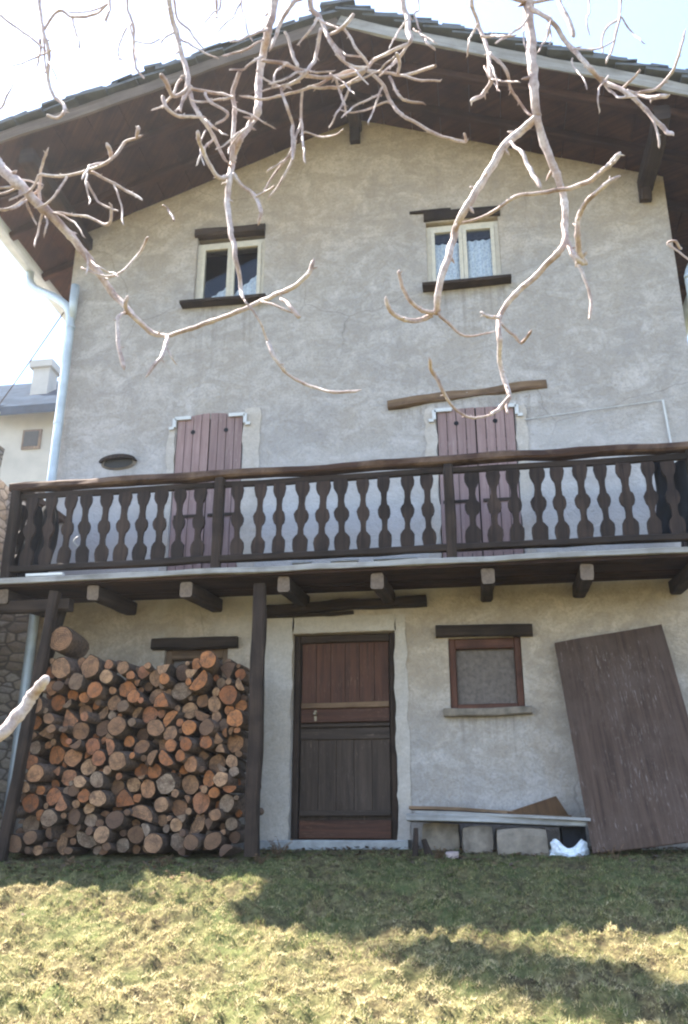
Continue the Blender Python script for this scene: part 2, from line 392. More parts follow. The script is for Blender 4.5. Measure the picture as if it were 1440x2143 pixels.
def attach(o, parent):
    """parent o (built in world coordinates) to parent without moving it"""
    o.parent = parent
    w = V((0, 0, 0)); q = parent
    while q is not None: w += q.location; q = q.parent
    o.location = o.location-w
def tag(o, label=None, cat=None, group=None, kind=None):
    if label: o['label'] = label
    if cat: o['category'] = cat
    if group: o['group'] = group
    if kind: o['kind'] = kind
    return o
def empty(name, loc, label, cat, group=None):
    o = bpy.data.objects.new(name, None); o.location = loc; o.empty_display_size = 0.2
    COL.objects.link(o); return tag(o, label, cat, group)
def part(name, mats, parent, fn, smooth=False, label=None):
    m = MB(); fn(m); o = m.build(name, mats, parent, smooth)
    if label: o['label'] = label
    return o
def boxpart(name, mat, parent, a, b, jit=0.0, label=None):
    return part(name, mat, parent, lambda m: m.box(a, b, 0, jit), label=label)
def beampart(name, mat, parent, p0, p1, w, h, segs=8, jit=0.006, end=None, label=None, **k):
    mats = [mat] if end is None else [mat, end]
    return part(name, mats, parent, lambda m: m.beam(p0, p1, w, h, segs, jit, end=(None if end is None else 1), **k), label=label)

# ------------------------------------------------------------------ ground
SL = 0.178
def gbase(x, y):
    if y > -0.4: return -0.1
    if y < -11: return -0.1+(-10.6)*SL-0.02*(-11-y) if y > -30 else -0.1-10.6*SL-0.38
    return -0.1+(y+0.4)*SL
def gz(x, y):
    z = gbase(x, y)
    if y > 0.1 or abs(x) > 9: return z
    k = min(1.0, max(0.0, (-y-0.25)/1.4))
    z += k*(0.055*noise.noise(V((x*1.6, y*1.6, 3)))+0.062*noise.noise(V((x*4.6, y*4.6, 8)))+0.07*(abs(noise.noise(V((x*7, y*7, 1))))-.25)+.045*noise.noise(V((x*13, y*13, 31))))
    z += (0.3+0.7*k)*0.014*noise.noise(V((x*23, y*23, 5)))
    return z
def make_ground():
    def lines(lo, a, b, hi, st):
        l = [lo]; v = a-lo
        c = []; d = 0.4; q = a
        while q-d > lo: q -= d; c.append(q); d *= 1.6
        out = [lo]+c[::-1]
        q = a
        while q < b: out.append(q); q += st
        out.append(b); d = 0.4; q = b
        while q+d < hi: q += d; out.append(q); d *= 1.6
        out.append(hi); return out
    xs = lines(-220, -4.2, 4.6, 220, 0.034); ys = lines(-120, -5.3, 0.0, 300, 0.034)
    nx, ny = len(xs), len(ys)
    verts = [(x, y, gz(x, y)) for y in ys for x in xs]
    faces = [(j*nx+i, j*nx+i+1, (j+1)*nx+i+1, (j+1)*nx+i) for j in range(ny-1) for i in range(nx-1)]
    me = bpy.data.meshes.new('ground'); me.from_pydata(verts, [], faces)
    me.materials.append(M['ground']); me.polygons.foreach_set('use_smooth', [True]*len(faces)); me.update()
    o = bpy.data.objects.new('ground', me); COL.objects.link(o)
    tag(o, 'uneven turf bank sloping down from the house front', 'ground', None, 'structure')
make_ground()

def make_grass(n=270000):
    rng = random.Random(3)
    vs = np.zeros((n*3, 3)); mi = np.zeros(n, dtype=np.int32); k = 0
    while k < n:
        y = -0.3-4.95*rng.random()**0.9; x = rng.uniform(-3.6, 3.7)
        if y > -1.05 and -2.9 < x < -0.7: continue
        if y > -0.75 and x > -0.75 and rng.random() < 0.6: continue
        p = noise.noise(V((x*1.1, y*1.1, 20))); q = noise.noise(V((x*5, y*5, 40)))
        hol = .07*(abs(noise.noise(V((x*7, y*7, 1))))-.25)/.07*1.1+1.0*noise.noise(V((x*13, y*13, 31)))
        dens = 0.66+0.45*noise.noise(V((x*3, y*3, 60)))+1.25*hol
        if rng.random() > dens: continue
        z = gz(x, y)
        green = 0.22+0.6*p+0.25*q+(0.50 if y > -2.1 else 0.28 if y > -3.0 and x > 0 else 0.0)  # extra green, darker blades painted in where the house shadow falls
        r = rng.random()
        if r < green*0.75: m = 0
        elif r < green*0.75+0.33: m = 1
        elif r < (0.93 if noise.noise(V((x*2.3, y*2.3, 90))) < .12 else .70): m = 2
        else: m = 3
        L = rng.uniform(0.012, 0.036)*(1.7 if q > 0.33 else 1.0)
        if m == 2: L *= 1.15
        a = rng.uniform(0, 2*math.pi); lean = rng.uniform(0.35, 1.45) if m != 2 else rng.uniform(0.8, 1.5)
        d = V((math.cos(a)*math.sin(lean), math.sin(a)*math.sin(lean), math.cos(lean)))
        s = V((-math.sin(a), math.cos(a), 0))*rng.uniform(0.0012, 0.0030)
        b = V((x, y, z-0.004))
        vs[3*k] = b-s; vs[3*k+1] = b+s; vs[3*k+2] = b+d*L; mi[k] = m; k += 1
    me = bpy.data.meshes.new('grass')
    me.vertices.add(n*3); me.loops.add(n*3); me.polygons.add(n)
    me.vertices.foreach_set('co', vs.ravel()); me.loops.foreach_set('vertex_index', np.arange(n*3, dtype=np.int32))
    me.polygons.foreach_set('loop_start', np.arange(0, n*3, 3, dtype=np.int32))
    for q in ('g_green', 'g_yell', 'g_straw', 'g_brown'): me.materials.append(M[q])
    me.polygons.foreach_set('material_index', mi); me.update(); me.validate()
    o = bpy.data.objects.new('grass', me); COL.objects.link(o)
    tag(o, 'short winter grass, green and straw coloured, on the sloping bank', 'grass', None, 'stuff')
make_grass()

def make_litter():
    rng = random.Random(9); m = MB()
    for _ in range(2600):
        x = rng.uniform(-3.3, 3.6)
        y = -.25-abs(rng.gauss(0, .45))
        if x < -.7: y -= .65
        z = gz(x, y)+rng.uniform(.0, .02)
        a = rng.uniform(0, 6.28); L = rng.uniform(.012, .042); w = L*rng.uniform(.2, .6)
        d = V((math.cos(a), math.sin(a), rng.uniform(-.3, .5))).normalized()*L; e = V((-math.sin(a), math.cos(a), rng.uniform(-.4, .4)))*w
        c = V((x, y, z+.006))
        m.face([c-d, c+e*.8, c+d, c-e], mi=rng.randrange(3))
    o = m.build('leaf_litter', [M['g_brown'], M['dead_leaf'], M['logbark']])
    tag(o, 'brown dead leaves and bark crumbs along the foot of the house', 'litter', None, 'stuff')
make_litter()
# ------------------------------------------------------------------ house
WL, WR, XA = -3.5, 3.79, 0.15
PITCH = 0.385
def soff(x): return 8.73-PITCH*abs(x-XA)
HOUSE = empty('house', (0.15, 4.5, -0.1), 'old three storey mountain house with grey plaster gable, slate roof and long wooden balcony', 'house')
OPEN = dict(door=(-0.54, 0.52, -0.03, 2.0), rwin=(1.06, 1.78, 1.19, 1.90), bwin=(-1.92, -1.23, 1.15, 1.88),
            luw=(-1.87, -1.0, 6.13, 7.12), ruw=(0.99, 1.85, 6.08, 7.0), lsh=(-1.96, -1.17, 2.5, 4.56), rsh=(1.03, 1.88, 2.5, 4.47))
def wally(x, z): return 0.016+0.012*noise.noise(V((x*1.3, z*1.3, 2)))+0.007*noise.noise(V((x*5, z*5, 6)))
def make_wall(m):
    xs = {WL, WR, XA}; zs = {-0.6, 7.27}
    for a, b, c, d in OPEN.values(): xs |= {a, b}; zs |= {c, d}
    def fill(s, st):
        l = sorted(s); out = []
        for a, b in zip(l, l[1:]):
            n = max(1, round((b-a)/st)); out += [a+(b-a)*k/n for k in range(n)]
        return out+[l[-1]]
    xs = fill(xs, 0.13); zs = fill(zs, 0.13)
    ids = {}
    def vid(x, z):
        k = (round(x, 4), round(z, 4))
        if k not in ids:
            ids[k] = len(m.v); m.v.append(V((x, wally(x, z), z)))
        return ids[k]
    for x0, x1 in zip(xs, xs[1:]):
        for z0, z1 in zip(zs, zs[1:]):
            cx, cz = (x0+x1)/2, (z0+z1)/2
            if any(a < cx < b and c < cz < d for a, b, c, d in OPEN.values()): continue
            m.idx([vid(x0, z0), vid(x1, z0), vid(x1, z1), vid(x0, z1)])
        T = 10
        for k in range(T):
            def zz(x, t): return 7.27+(soff(x)+0.06-7.27)*t/T
            m.idx([vid(x0, zz(x0, k)), vid(x1, zz(x1, k)), vid(x1, zz(x1, k+1)), vid(x0, zz(x0, k+1))])
    # reveals
    for a, b, c, d in OPEN.values():
        Y = 0.42
        P = [(a, c), (b, c), (b, d), (a, d)]
        for (x0, z0), (x1, z1) in zip(P, P[1:]+P[:1]):
            n = max(1, round(max(abs(x1-x0), abs(z1-z0))/0.13))
            m.face([(x0, wally(x0, z0)-0.004, z0), (x0, Y, z0), (x1, Y, z1), (x1, wally(x1, z1)-0.004, z1)])
    # side and back walls
    B = 9.0
    m.face([(WL, 0.012, -0.6), (WL, 0.012, soff(WL)+.05), (WL, B, soff(WL)+.05), (WL, B, -0.6)])
    m.face([(WR, 0.012, -0.6), (WR, B, -0.6), (WR, B, soff(WR)+.05), (WR, 0.012, soff(WR)+.05)])
    m.face([(WL, B, -0.6), (WL, B, soff(WL)), (XA, B, 8.7), (WR, B, soff(WR)), (WR, B, -0.6)])
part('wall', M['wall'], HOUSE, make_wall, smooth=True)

def wob_rect(m, x0, x1, z0, z1, y0=0.002, y1=0.03, amp=0.016, step=0.10):
    """irregular slab of plaster"""
    P = []
    def run(a, b):
        n = max(2, int(math.dist(a, b)/step))
        for k in range(n):
            t = k/n; x = a[0]+(b[0]-a[0])*t; z = a[1]+(b[1]-a[1])*t
            P.append((x+random.uniform(-amp, amp), y0, z+random.uniform(-amp, amp)))
    run((x0, z0), (x1, z0)); run((x1, z0), (x1, z1)); run((x1, z1), (x0, z1)); run((x0, z1), (x0, z0))
    m.prism(P, (0, y1-y0, 0))
for a in ((-1.165, -0.97, 2.6, 4.66), (-2.06, -1.97, 2.6, 4.5), (0.90, 1.025, 2.6, 4.5), (1.885, 2.0, 2.6, 4.48),
          (-0.86, -0.54, -0.12, 2.18), (0.52, 0.64, -0.12, 2.16), (-0.55, 0.53, 2.005, 2.17, .002, .03, .008)):
    part('plaster_surround', M['patch'], HOUSE, lambda m: wob_rect(m, *a))

# ---- door
def hole(m, c, r, y, n=10):
    m.prism([(c[0]+r*math.cos(2*math.pi*k/n), y, c[1]+r*math.sin(2*math.pi*k/n)) for k in range(n)], (0, 0.004, 0))
door = part('door', M['door_low'], HOUSE, lambda m: m.box((-0.47, 0.16, -0.02), (0.45, 0.20, 1.92)))
def dframe(m):
    m.beam((-0.505, 0.14, -0.03), (-0.505, 0.14, 1.995), 0.06, 0.10, 6, 0.003)
    m.beam((0.485, 0.14, -0.03), (0.485, 0.14, 1.995), 0.06, 0.10, 6, 0.003)
    m.beam((-0.47, 0.14, 1.955), (0.45, 0.14, 1.955), 0.10, 0.075, 6, 0.003)
part('door_frame', M['darkwood'], door, dframe)
def dtop(m):
    n = 6; w = 0.90/n
    for k in range(n):
        x = -0.46+k*w
        m.obox((x+w/2, 0.147, 1.56), V((1, 0, 0)), V((0, 1, 0)), V((0, 0, 1)), (w/2-0.0025, 0.012+random.uniform(0, .004), 0.345))
    m.box((-0.46, 0.135, 1.905), (0.44, 0.158, 1.918))
part('upper_boards', M['door_top'], door, dtop, label='reddish brown vertical boards of the upper door')
def dlow(m):
    n = 5; w = 0.90/n
    for k in range(n):
        x = -0.46+k*w
        m.obox((x+w/2, 0.147, 0.60), V((1, 0, 0)), V((0, 1, 0)), V((0, 0, 1)), (w/2-0.0025, 0.012+random.uniform(0, .004), 0.37))
part('lower_boards', M['door_low'], door, dlow, label='weathered grey brown boards of the lower door')
for z, h, y, mt in ((1.275, 0.055, .118, M['rust']), (1.17, 0.13, .128, M['door_top']), (1.075, 0.03, .120, M['door_low']), (0.99, 0.11, .130, M['door_low']), (0.235, 0.05, .122, M['door_low'])):
    part('door_rail', mt, door, lambda m: m.beam((-0.46, y, z), (0.44, y, z), 0.03, h, 8, 0.002))
part('bottom_board', M['door_top'], door, lambda m: m.beam((-0.46, 0.135, 0.085), (0.44, 0.135, 0.085), 0.04, 0.17, 6, 0.002), label='reddish weather board along the foot of the door')
def dhandle(m):
    m.box((-0.322, 0.104, 1.13), (-0.298, 0.1175, 1.225)); m.tube([(-0.31, 0.12, 1.19), (-0.31, 0.095, 1.19), (-0.31, 0.085, 1.19), (-0.31, 0.065, 1.19)], [0.008, 0.012, 0.021, 0.012], 10)
    m.tube([(-0.31, 0.121, 1.13), (-0.31, 0.108, 1.13)], 0.012, 10)
part('handle', M['handle'], door, dhandle)
part('door_step', M['stone'], HOUSE, lambda m: m.beam((-0.80, -0.14, -0.085), (0.64, -0.14, -0.075), 0.42, 0.13, 10, 0.007, ch=.12))
# rough old beam let into the wall above the door
part('lintel_beam', M['darkwood'], HOUSE, lambda m: (m.beam((-0.92, -0.02, 2.255), (0.86, -0.02, 2.285), 0.16, 0.10, 16, 0.016), m.beam((-0.9, 0.0, 2.185), (0.1, 0.0, 2.20), 0.06, 0.035, 10, 0.012)))
part('exposed_lintel', M['rust'], HOUSE, lambda m: m.beam((0.49, 0.024, 4.585), (2.25, 0.022, 4.70), 0.09, 0.095, 30, 0.018), label='rusty weathered timber above the balcony shutters')

# ---- ground floor windows
def window_low(x0, x1, z0, z1, lx0, lx1, lz, frame, vis=True):
    fr = part('window', frame, HOUSE, lambda m: (
        m.beam((x0+.035, .09, z0), (x0+.035, .09, z1), .07, .07, 4, .002), m.beam((x1-.035, .09, z0), (x1-.035, .09, z1), .07, .07, 4, .002),
        m.beam((x0+.07, .09, z1-.05), (x1-.07, .09, z1-.05), .07, .10, 4, .002), m.beam((x0+.07, .09, z0+.03), (x1-.07, .09, z0+.03), .07, .06, 4, .002)))
    def net(m):
        n, k = 14, 12
        for i in range(n):
            for j in range(k):
                P = []
                for a, b in ((i, j), (i+1, j), (i+1, j+1), (i, j+1)):
                    x = x0+.072+(x1-x0-.144)*a/n; z = z0+.062+(z1-z0-.165)*b/k
                    P.append((x, .115+.006*noise.noise(V((x*9, z*9, 1))), z))
                m.face(P)
    part('insect_screen', M['netting'], fr, net, smooth=True)
    part('lintel', M['darkwood'], HOUSE, lambda m: m.beam((lx0, .0, lz), (lx1, .0, lz-.005), .12, .115, 8, .006))
    part('sill', M['block'], HOUSE, lambda m: m.beam((x0-.07, .0, z0-.03), (x1+.06, .0, z0-.025), .13, .075, 8, .007))
window_low(1.06, 1.78, 1.19, 1.90, 0.94, 1.90, 1.962, M['redframe'])
window_low(-1.92, -1.23, 1.15, 1.88, -2.05, -1.12, 1.935, M['rust'])

# ---- upper windows
def window_up(x0, x1, z0, z1, mode):
    y = 0.10; mx = (x0+x1)/2
    fr = part('window', M['cream'], HOUSE, lambda m: (
        m.box((x0, y-.03, z0), (x0+.05, y+.04, z1)), m.box((x1-.05, y-.03, z0), (x1, y+.04, z1)),
        m.box((x0+.05, y-.03, z1-.055), (x1-.05, y+.04, z1)), m.box((x0+.05, y-.03, z0), (x1-.05, y+.04, z0+.05))))
    for a, b in ((x0+.053, mx-.002), (mx+.002, x1-.053)):
        s = part('sash', M['cream'], fr, lambda m: (
            m.box((a, y-.045, z0+.053), (a+.045, y+.01, z1-.058)), m.box((b-.045, y-.045, z0+.053), (b, y+.01, z1-.058)),
            m.box((a+.045, y-.045, z1-.10), (b-.045, y+.01, z1-.058)), m.box((a+.045, y-.045, z0+.053), (b-.045, y+.01, z0+.10))))
        part('pane', M['glass'], fr, lambda m: m.face([(a+.04, y-.012, z0+.095), (b-.04, y-.012, z0+.095), (b-.04, y-.012, z1-.095), (a+.04, y-.012, z1-.095)]))
    def cur(m):
        def strip(xa, xb, zt, za_fn):
            n = 26
            for i in range(n):
                xx0 = xa+(xb-xa)*i/n; xx1 = xa+(xb-xa)*(i+1)/n
                w0 = .012*math.sin(i*1.1); w1 = .012*math.sin((i+1)*1.1)
                m.face([(xx0, y+.06+w0, z0+.02), (xx1, y+.06+w1, z0+.02), (xx1, y+.06+w1, za_fn(xx1)), (xx0, y+.06+w0, za_fn(xx0))])
        if mode == 'full':
            strip(x0+.04, mx-.01, 0, lambda x: z1-.20); strip(mx+.01, x1-.04, 0, lambda x: z1-.19)
        else:
            strip(x0+.04, mx-.01, 0, lambda x: z0+.10+.30*max(0, (x-x0-.05)/(mx-x0)))
            strip(mx+.01, x1-.04, 0, lambda x: z0+.18+.40*max(0, (x-mx)/(x1-mx)))
    part('curtain', M['curtain'], fr, cur, smooth=True, label='white lace curtain' if mode == 'full' else 'short drawn aside curtain')
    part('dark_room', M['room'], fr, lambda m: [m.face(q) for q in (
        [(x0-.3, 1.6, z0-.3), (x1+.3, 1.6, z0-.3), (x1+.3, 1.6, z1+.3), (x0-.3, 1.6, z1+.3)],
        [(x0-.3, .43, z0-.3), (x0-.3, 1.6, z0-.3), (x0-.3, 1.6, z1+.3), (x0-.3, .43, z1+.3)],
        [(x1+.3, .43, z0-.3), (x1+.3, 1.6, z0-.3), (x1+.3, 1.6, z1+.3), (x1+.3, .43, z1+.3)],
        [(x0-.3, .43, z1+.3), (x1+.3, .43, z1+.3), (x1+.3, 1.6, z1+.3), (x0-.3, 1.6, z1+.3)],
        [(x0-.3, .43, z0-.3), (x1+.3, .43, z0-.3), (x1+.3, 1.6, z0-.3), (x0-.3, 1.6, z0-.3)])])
    return fr
window_up(-1.87, -1.0, 6.13, 7.05, 'part')
window_up(0.99, 1.85, 6.08, 6.98, 'full')
part('lintel', M['darkwood'], HOUSE, lambda m: m.beam((-1.90, .025, 7.17), (-1.0, .025, 7.16), .12, .11, 8, .008))
part('lintel', M['darkwood'], HOUSE, lambda m: (m.beam((0.97, .035, 7.075), (1.88, .035, 7.08), .12, .13, 8, .01), m.beam((0.80, .012, 7.175), (1.30, .012, 7.165), .03, .022, 8, .010)))
part('sill', M['darkwood'], HOUSE, lambda m: m.beam((-2.0, -.035, 6.105), (-0.94, -.03, 6.105), .18, .042, 8, .004))
part('sill', M['darkwood'], HOUSE, lambda m: m.beam((0.93, -.035, 6.05), (1.95, -.03, 6.06), .18, .045, 8, .004))

# ---- shuttered balcony doors
def shutters(x0, x1, zt, arch, hz):
    mx = (x0+x1)/2
    for sgn, a, b in ((0, x0+.008, mx-.004), (1, mx+.004, x1-.008)):
        def leaf(m):
            n = 4; w = (b-a)/n
            for k in range(n):
                xa, xb = a+k*w+.004, a+(k+1)*w-.004
                def tz(x): return zt-arch*(abs(x-mx)/(x1-x0)*2)**2
                y = -.004+random.uniform(0, .006)
                m.prism([(xa, y, 2.46), (xb, y, 2.46), (xb, y, tz(xb)), (xa, y, tz(xa))], (0, .035, 0))
        lf = part('shutter', M['shutter'], HOUSE, leaf)
        for zb in (2.8, 4.0): part('batten', M['shutter'], lf, lambda m: m.box((a+.02, .034, zb), (b-.02, .05, zb+.1)))
        hx = a+(b-a)*(.5 if sgn else .5)
        part('peephole', M['black'], lf, lambda m: hole(m, (hx, hz), .027, -.0075))
        part('keeper', M['darkwood'], lf, lambda m: m.box((a+.03, -.012, 3.35), (b-.03, -.0075, 3.385)))
    for s, x in ((1, x0), (-1, x1)):
        zc = zt-arch*.75
        def hinge(m):
            m.box((x-.02*s, -.030, zc-.02), (x+.17*s, -.012, zc+.022))
            m.box((x-.045*s, -.030, zc-.11), (x-.005*s, -.0115, zc+.005))
            m.box((x-.085*s, -.0285, zc-.135), (x-.03*s, -.010, zc-.10))
        part('hinge_bracket', M['whitemetal'], HOUSE, hinge)
    part('door_inside', M['room'], HOUSE, lambda m: m.face([(x0-.1, .3, 2.4), (x1+.1, .3, 2.4), (x1+.1, .3, zt+.1), (x0-.1, .3, zt+.1)]))
shutters(-1.96, -1.17, 4.63, .07, 4.40)
shutters(1.03, 1.88, 4.47, .02, 4.29)
# wall vent and conduit
def ell(cx, cz, a, b, t): return (cx+a*math.cos(t), cz+b*math.sin(t))
def vent(m):
    n = 24
    for k in range(n):
        q = [ell(-2.63, 4.07, .215*f, .085*f, 2*math.pi*(k+e)/n) for f, e in ((1, 0), (.84, 0), (.84, 1), (1, 1))]
        m.face([(q[0][0], .004, q[0][1]), (q[1][0], -.02, q[1][1]), (q[2][0], -.02, q[2][1]), (q[3][0], .004, q[3][1])])
vt = part('wall_niche', M['block'], HOUSE, vent, smooth=True)
part('niche_recess', M['room'], vt, lambda m: m.prism([(x, .0, z) for x, z in [ell(-2.63, 4.07, .182, .072, 2*math.pi*k/20) for k in range(20)]], (0, .003, 0)))
part('niche_hood', M['darkwood'], vt, lambda m: m.prism([(x, -.045, z) for x, z in [ell(-2.63, 4.078, .225, .092, math.pi*k/14) for k in range(15)]+[ell(-2.63, 4.085, .19, .035, math.pi*(1-k/14)) for k in range(15)]], (0, .044, 0)))
part('conduit', M['whitemetal'], HOUSE, lambda m: (m.tube([(3.48, -.012, 2.6), (3.475, -.012, 3.6), (3.44, -.012, 4.40)], .012, 6), m.tube([(3.44, -.012, 4.40), (2.7, -.008, 4.345), (1.97, -.008, 4.28)], .004, 5)))

# ---- balcony (slopes gently outward)
YB = -1.0
def dz(y): return -0.10*(-y)       # drop of the deck towards its outer edge
BX0, BX1 = -3.36, 3.62
def deck(m):
    n = 7; w = 1.06/n
    for k in range(n):
        y0, y1 = -k*w, -(k+1)*w+.008
        m.obox(((BX0+BX1)/2, (y0+y1)/2, 2.455+dz((y0+y1)/2)), V((1, 0, 0)), V((0, 1, 0.10)).normalized(), V((0, -.1, 1)).normalized(), ((BX1-BX0)/2, w/2-.004, .024), 0, .004)
BALC = part('balcony', M['soffit'], HOUSE, deck)
beampart('deck_edge', M['grey_board'], BALC, (BX0-.03, -1.085, 2.372), (BX1, -1.085, 2.379), .035, .055, 30, .006)
beampart('under_rail', M['darkwood'], BALC, (-3.26, -1.0, 2.515), (BX1, -1.0, 2.53), .07, .065, 24, .005)
beampart('handrail', M['rail'], BALC, (-3.325, -1.0, 3.395), (BX1, -1.0, 3.41), .13, .08, 40, .011, ch=.22)
beampart('upper_rail', M['darkwood'], BALC, (-3.26, -.985, 3.30), (BX1, -.985, 3.315), .04, .06, 24, .005)
for x in (-3.255, -1.10, 1.165, 3.40):
    beampart('baluster_post', M['darkwood'], BALC, (x, -1.0, 2.38), (x, -1.0, 3.36), .095, .10, 6, .005)
prof = [(0, .058), (.05, .066), (.12, .073), (.19, .068), (.235, .046), (.26, .030), (.34, .026), (.41, .034), (.44, .054), (.49, .066), (.54, .066), (.585, .054), (.61, .036), (.70, .028), (.79, .033), (.83, .050), (.88, .063), (.94, .066), (1.0, .060)]
def bal_mesh(sd):
    m = MB(); L = .73
    for (t0, w0), (t1, w1) in zip(prof, prof[1:]):
        pass
    r = random.Random(sd)
    Lf = [(-w*r.uniform(.93, 1.07), 0, t*L) for t, w in prof]; Rg = [(w*r.uniform(.93, 1.07), 0, t*L) for t, w in prof]
    m.prism(Lf+Rg[::-1], (0, .028, 0))
    return m
bal_src = [bal_mesh(k).build('baluster', M['baluster'], BALC) for k in range(5)]
wb = V((0, 0, 0))
bpos = []
for a, b, n in ((-3.255, -1.10, 10), (-1.10, 1.165, 10), (1.165, 3.40, 10)):
    for k in range(n): bpos.append((a+(b-a)*(k+1)/(n+1)))
cnt = 0
def place_bal(x, y, rz):
    global cnt
    if cnt < 5: o = bal_src[cnt]
    else:
        o = bal_src[cnt % 5].copy(); COL.objects.link(o); o.parent = BALC
    o.location = V((x, y, 2.545))-HOUSE.location-BALC.location
    o.rotation_euler = (random.uniform(-.02, .02), random.uniform(-.028, .028), rz+random.uniform(-.12, .12)); o.scale = (random.uniform(.90, 1.08), 1, 1); cnt += 1
for x in bpos: place_bal(x, -1.012, 0)
for xs_ in (-3.262, 3.42):
    for y in (-.80, -.60, -.40, -.20): place_bal(xs_, y, math.pi/2)
for xs_ in (-3.262, 3.42):
    beampart('side_rail', M['rail'], BALC, (xs_, -.94, 3.395), (xs_, 0.0, 3.41), .11, .09, 8, .008)
    beampart('side_rail', M['darkwood'], BALC, (xs_, -.94, 2.515), (xs_, 0.0, 2.54), .06, .06, 8, .004)
for x in (-3.25, -2.33, -1.37, -.43, .47, 1.47, 2.39, 3.32):
    beampart('joist', M['darkwood'], BALC, (x+random.uniform(-.02, .02), -.99, 2.245), (x, .05, 2.345), .12, .145, 8, .006, end=M['endgrain'])
# props under the balcony
beampart('post', M['darkwood'], BALC, (-.655, -.93, -.16), (-.665, -.93, 2.27), .115, .12, 14, .008)
beampart('post', M['darkwood'], BALC, (-2.93, -1.0, -.2), (-2.72, -.98, 2.27), .088, .10, 14, .008)
beampart('brace', M['darkwood'], BALC, (-2.99, -.72, .9), (-2.70, -.80, 2.25), .07, .08, 10, .006)
beampart('crossbeam', M['darkwood'], BALC, (-3.4, -.90, 2.16), (-2.58, -.90, 2.155), .12, .12, 8, .006)

# ---- roof
def rakeY(x): return -1.42-0.085*max(0, XA-x)+0.045*max(0, x-XA)
EL, ER = -4.12, 4.45
YB2 = 9.6
def soffit(m):
    for xa, xb in ((XA, EL), (XA, ER)):
        n = 12
        for k in range(n):
            x0, x1 = xa+(xb-xa)*k/n, xa+(xb-xa)*(k+1)/n
            g = .004*(1 if xb > xa else -1)
            P = [(x0+g, rakeY(x0)+.02, soff(x0)), (x1-g, rakeY(x1)+.02, soff(x1)), (x1-g, YB2, soff(x1)), (x0+g, YB2, soff(x0))]
            m.prism(P, (0, 0, .03))
ROOF = part('roof', M['soffit'], HOUSE, soffit)
def slates(m):
    rr = random.Random(5)
    for s, xe in ((-1, EL-.05), (1, ER+.05)):
        ncol = 13; y = -9
        for r in range(30):
            for k in range(ncol):
                xa = XA+(xe-XA)*k/ncol; xb = XA+(xe-XA)*(k+1)/ncol
                xa -= s*rr.uniform(.02, .07); xb += s*rr.uniform(.05, .14) if k < ncol-1 else 0
                y0 = rakeY(xa)-.05+r*.38
                if r == 0: y0 -= rr.uniform(0, .05)
                y1 = y0+.42
                lift = .05+.022*(ncol-k) * 0+rr.uniform(0, .02)
                def z(x, e=0): return soff(x)+.16+e
                t = rr.uniform(.02, .045)
                P = [(xa, y0+rr.uniform(-.02, .02), z(xa)+.0), (xb, y0+rr.uniform(-.02, .02), z(xb)+.055), (xb, y1, z(xb)+.055), (xa, y1, z(xa))]
                m.prism(P, (0, 0, t))
        # second thinner layer at the verge
        for k in range(26):
            xa = XA+(xe-XA)*k/26; xb = XA+(xe-XA)*(k+1.0+rr.uniform(0, .5))/26
            y0 = rakeY(xa)-.02-rr.uniform(0, .05)
            e = rr.uniform(.09, .105)
            m.prism([(xa, y0, soff(xa)+.16+e), (xb, y0+rr.uniform(-.03, .03), soff(xb)+.16+e+rr.uniform(.0, .03)), (xb, y0+.4, soff(xb)+.16+e+.02), (xa, y0+.4, soff(xa)+.16+e)], (0, 0, rr.uniform(.012, .036)))
    for k in range(26):
        y0 = rakeY(XA)-.06+k*.42
        m.obox((XA, y0+.2, soff(XA)+.26+rr.uniform(0, .02)), V((1, 0, 0)), V((0, 1, 0)), V((0, 0, 1)), (.20, .23, .02), 0, .01)
part('slates', M['slate'], ROOF, slates)
for s, xe, mt in ((-1, EL, M['barge']), (1, ER, M['grey_board'])):  # paler wood on the right verge paints in its brighter light
    beampart('barge_board', mt, ROOF, (XA+.0*s, rakeY(XA), soff(XA)+.055), (xe, rakeY(xe), soff(xe)+.055), .035, .145, 24, .010, up_=V((s*PITCH, 0, 1)))
    # rafters seen from below
    for yy in (-1.02, -.42, .4, 1.2, 2.0, 2.8, 3.6):
        if yy < 0:
            beampart('rafter', M['soffit'], ROOF, (XA, yy, soff(XA)-.05), (xe, yy-(.05 if s < 0 else -.02), soff(xe)-.05), .09, .10, 10, .005, up_=V((s*PITCH, 0, 1)))
        else:
            xw = WL if s < 0 else WR
            beampart('rafter', M['soffit'], ROOF, (xw, yy, soff(xw)-.05), (xe, yy, soff(xe)-.05), .09, .10, 4, .005, up_=V((s*PITCH, 0, 1)))
for x in (-3.36, 3.58):
    beampart('purlin', M['darkwood'], ROOF, (x, rakeY(x)+.12, soff(x)-.19), (x, .3, soff(x)-.19), .17, .19, 8, .007)
beampart('purlin', M['darkwood'], ROOF, (XA, -.42, soff(XA)-.15), (XA, .3, soff(XA)-.15), .15, .15, 6, .007)
beampart('strut', M['darkwood'], ROOF, (3.56, -.02, 6.98), (3.57, -.05, 7.22), .13, .12, 4, .006)
beampart('strut', M['darkwood'], ROOF, (XA-.01, -.03, 8.32), (XA-.01, -.05, 8.52), .13, .10, 4, .006)
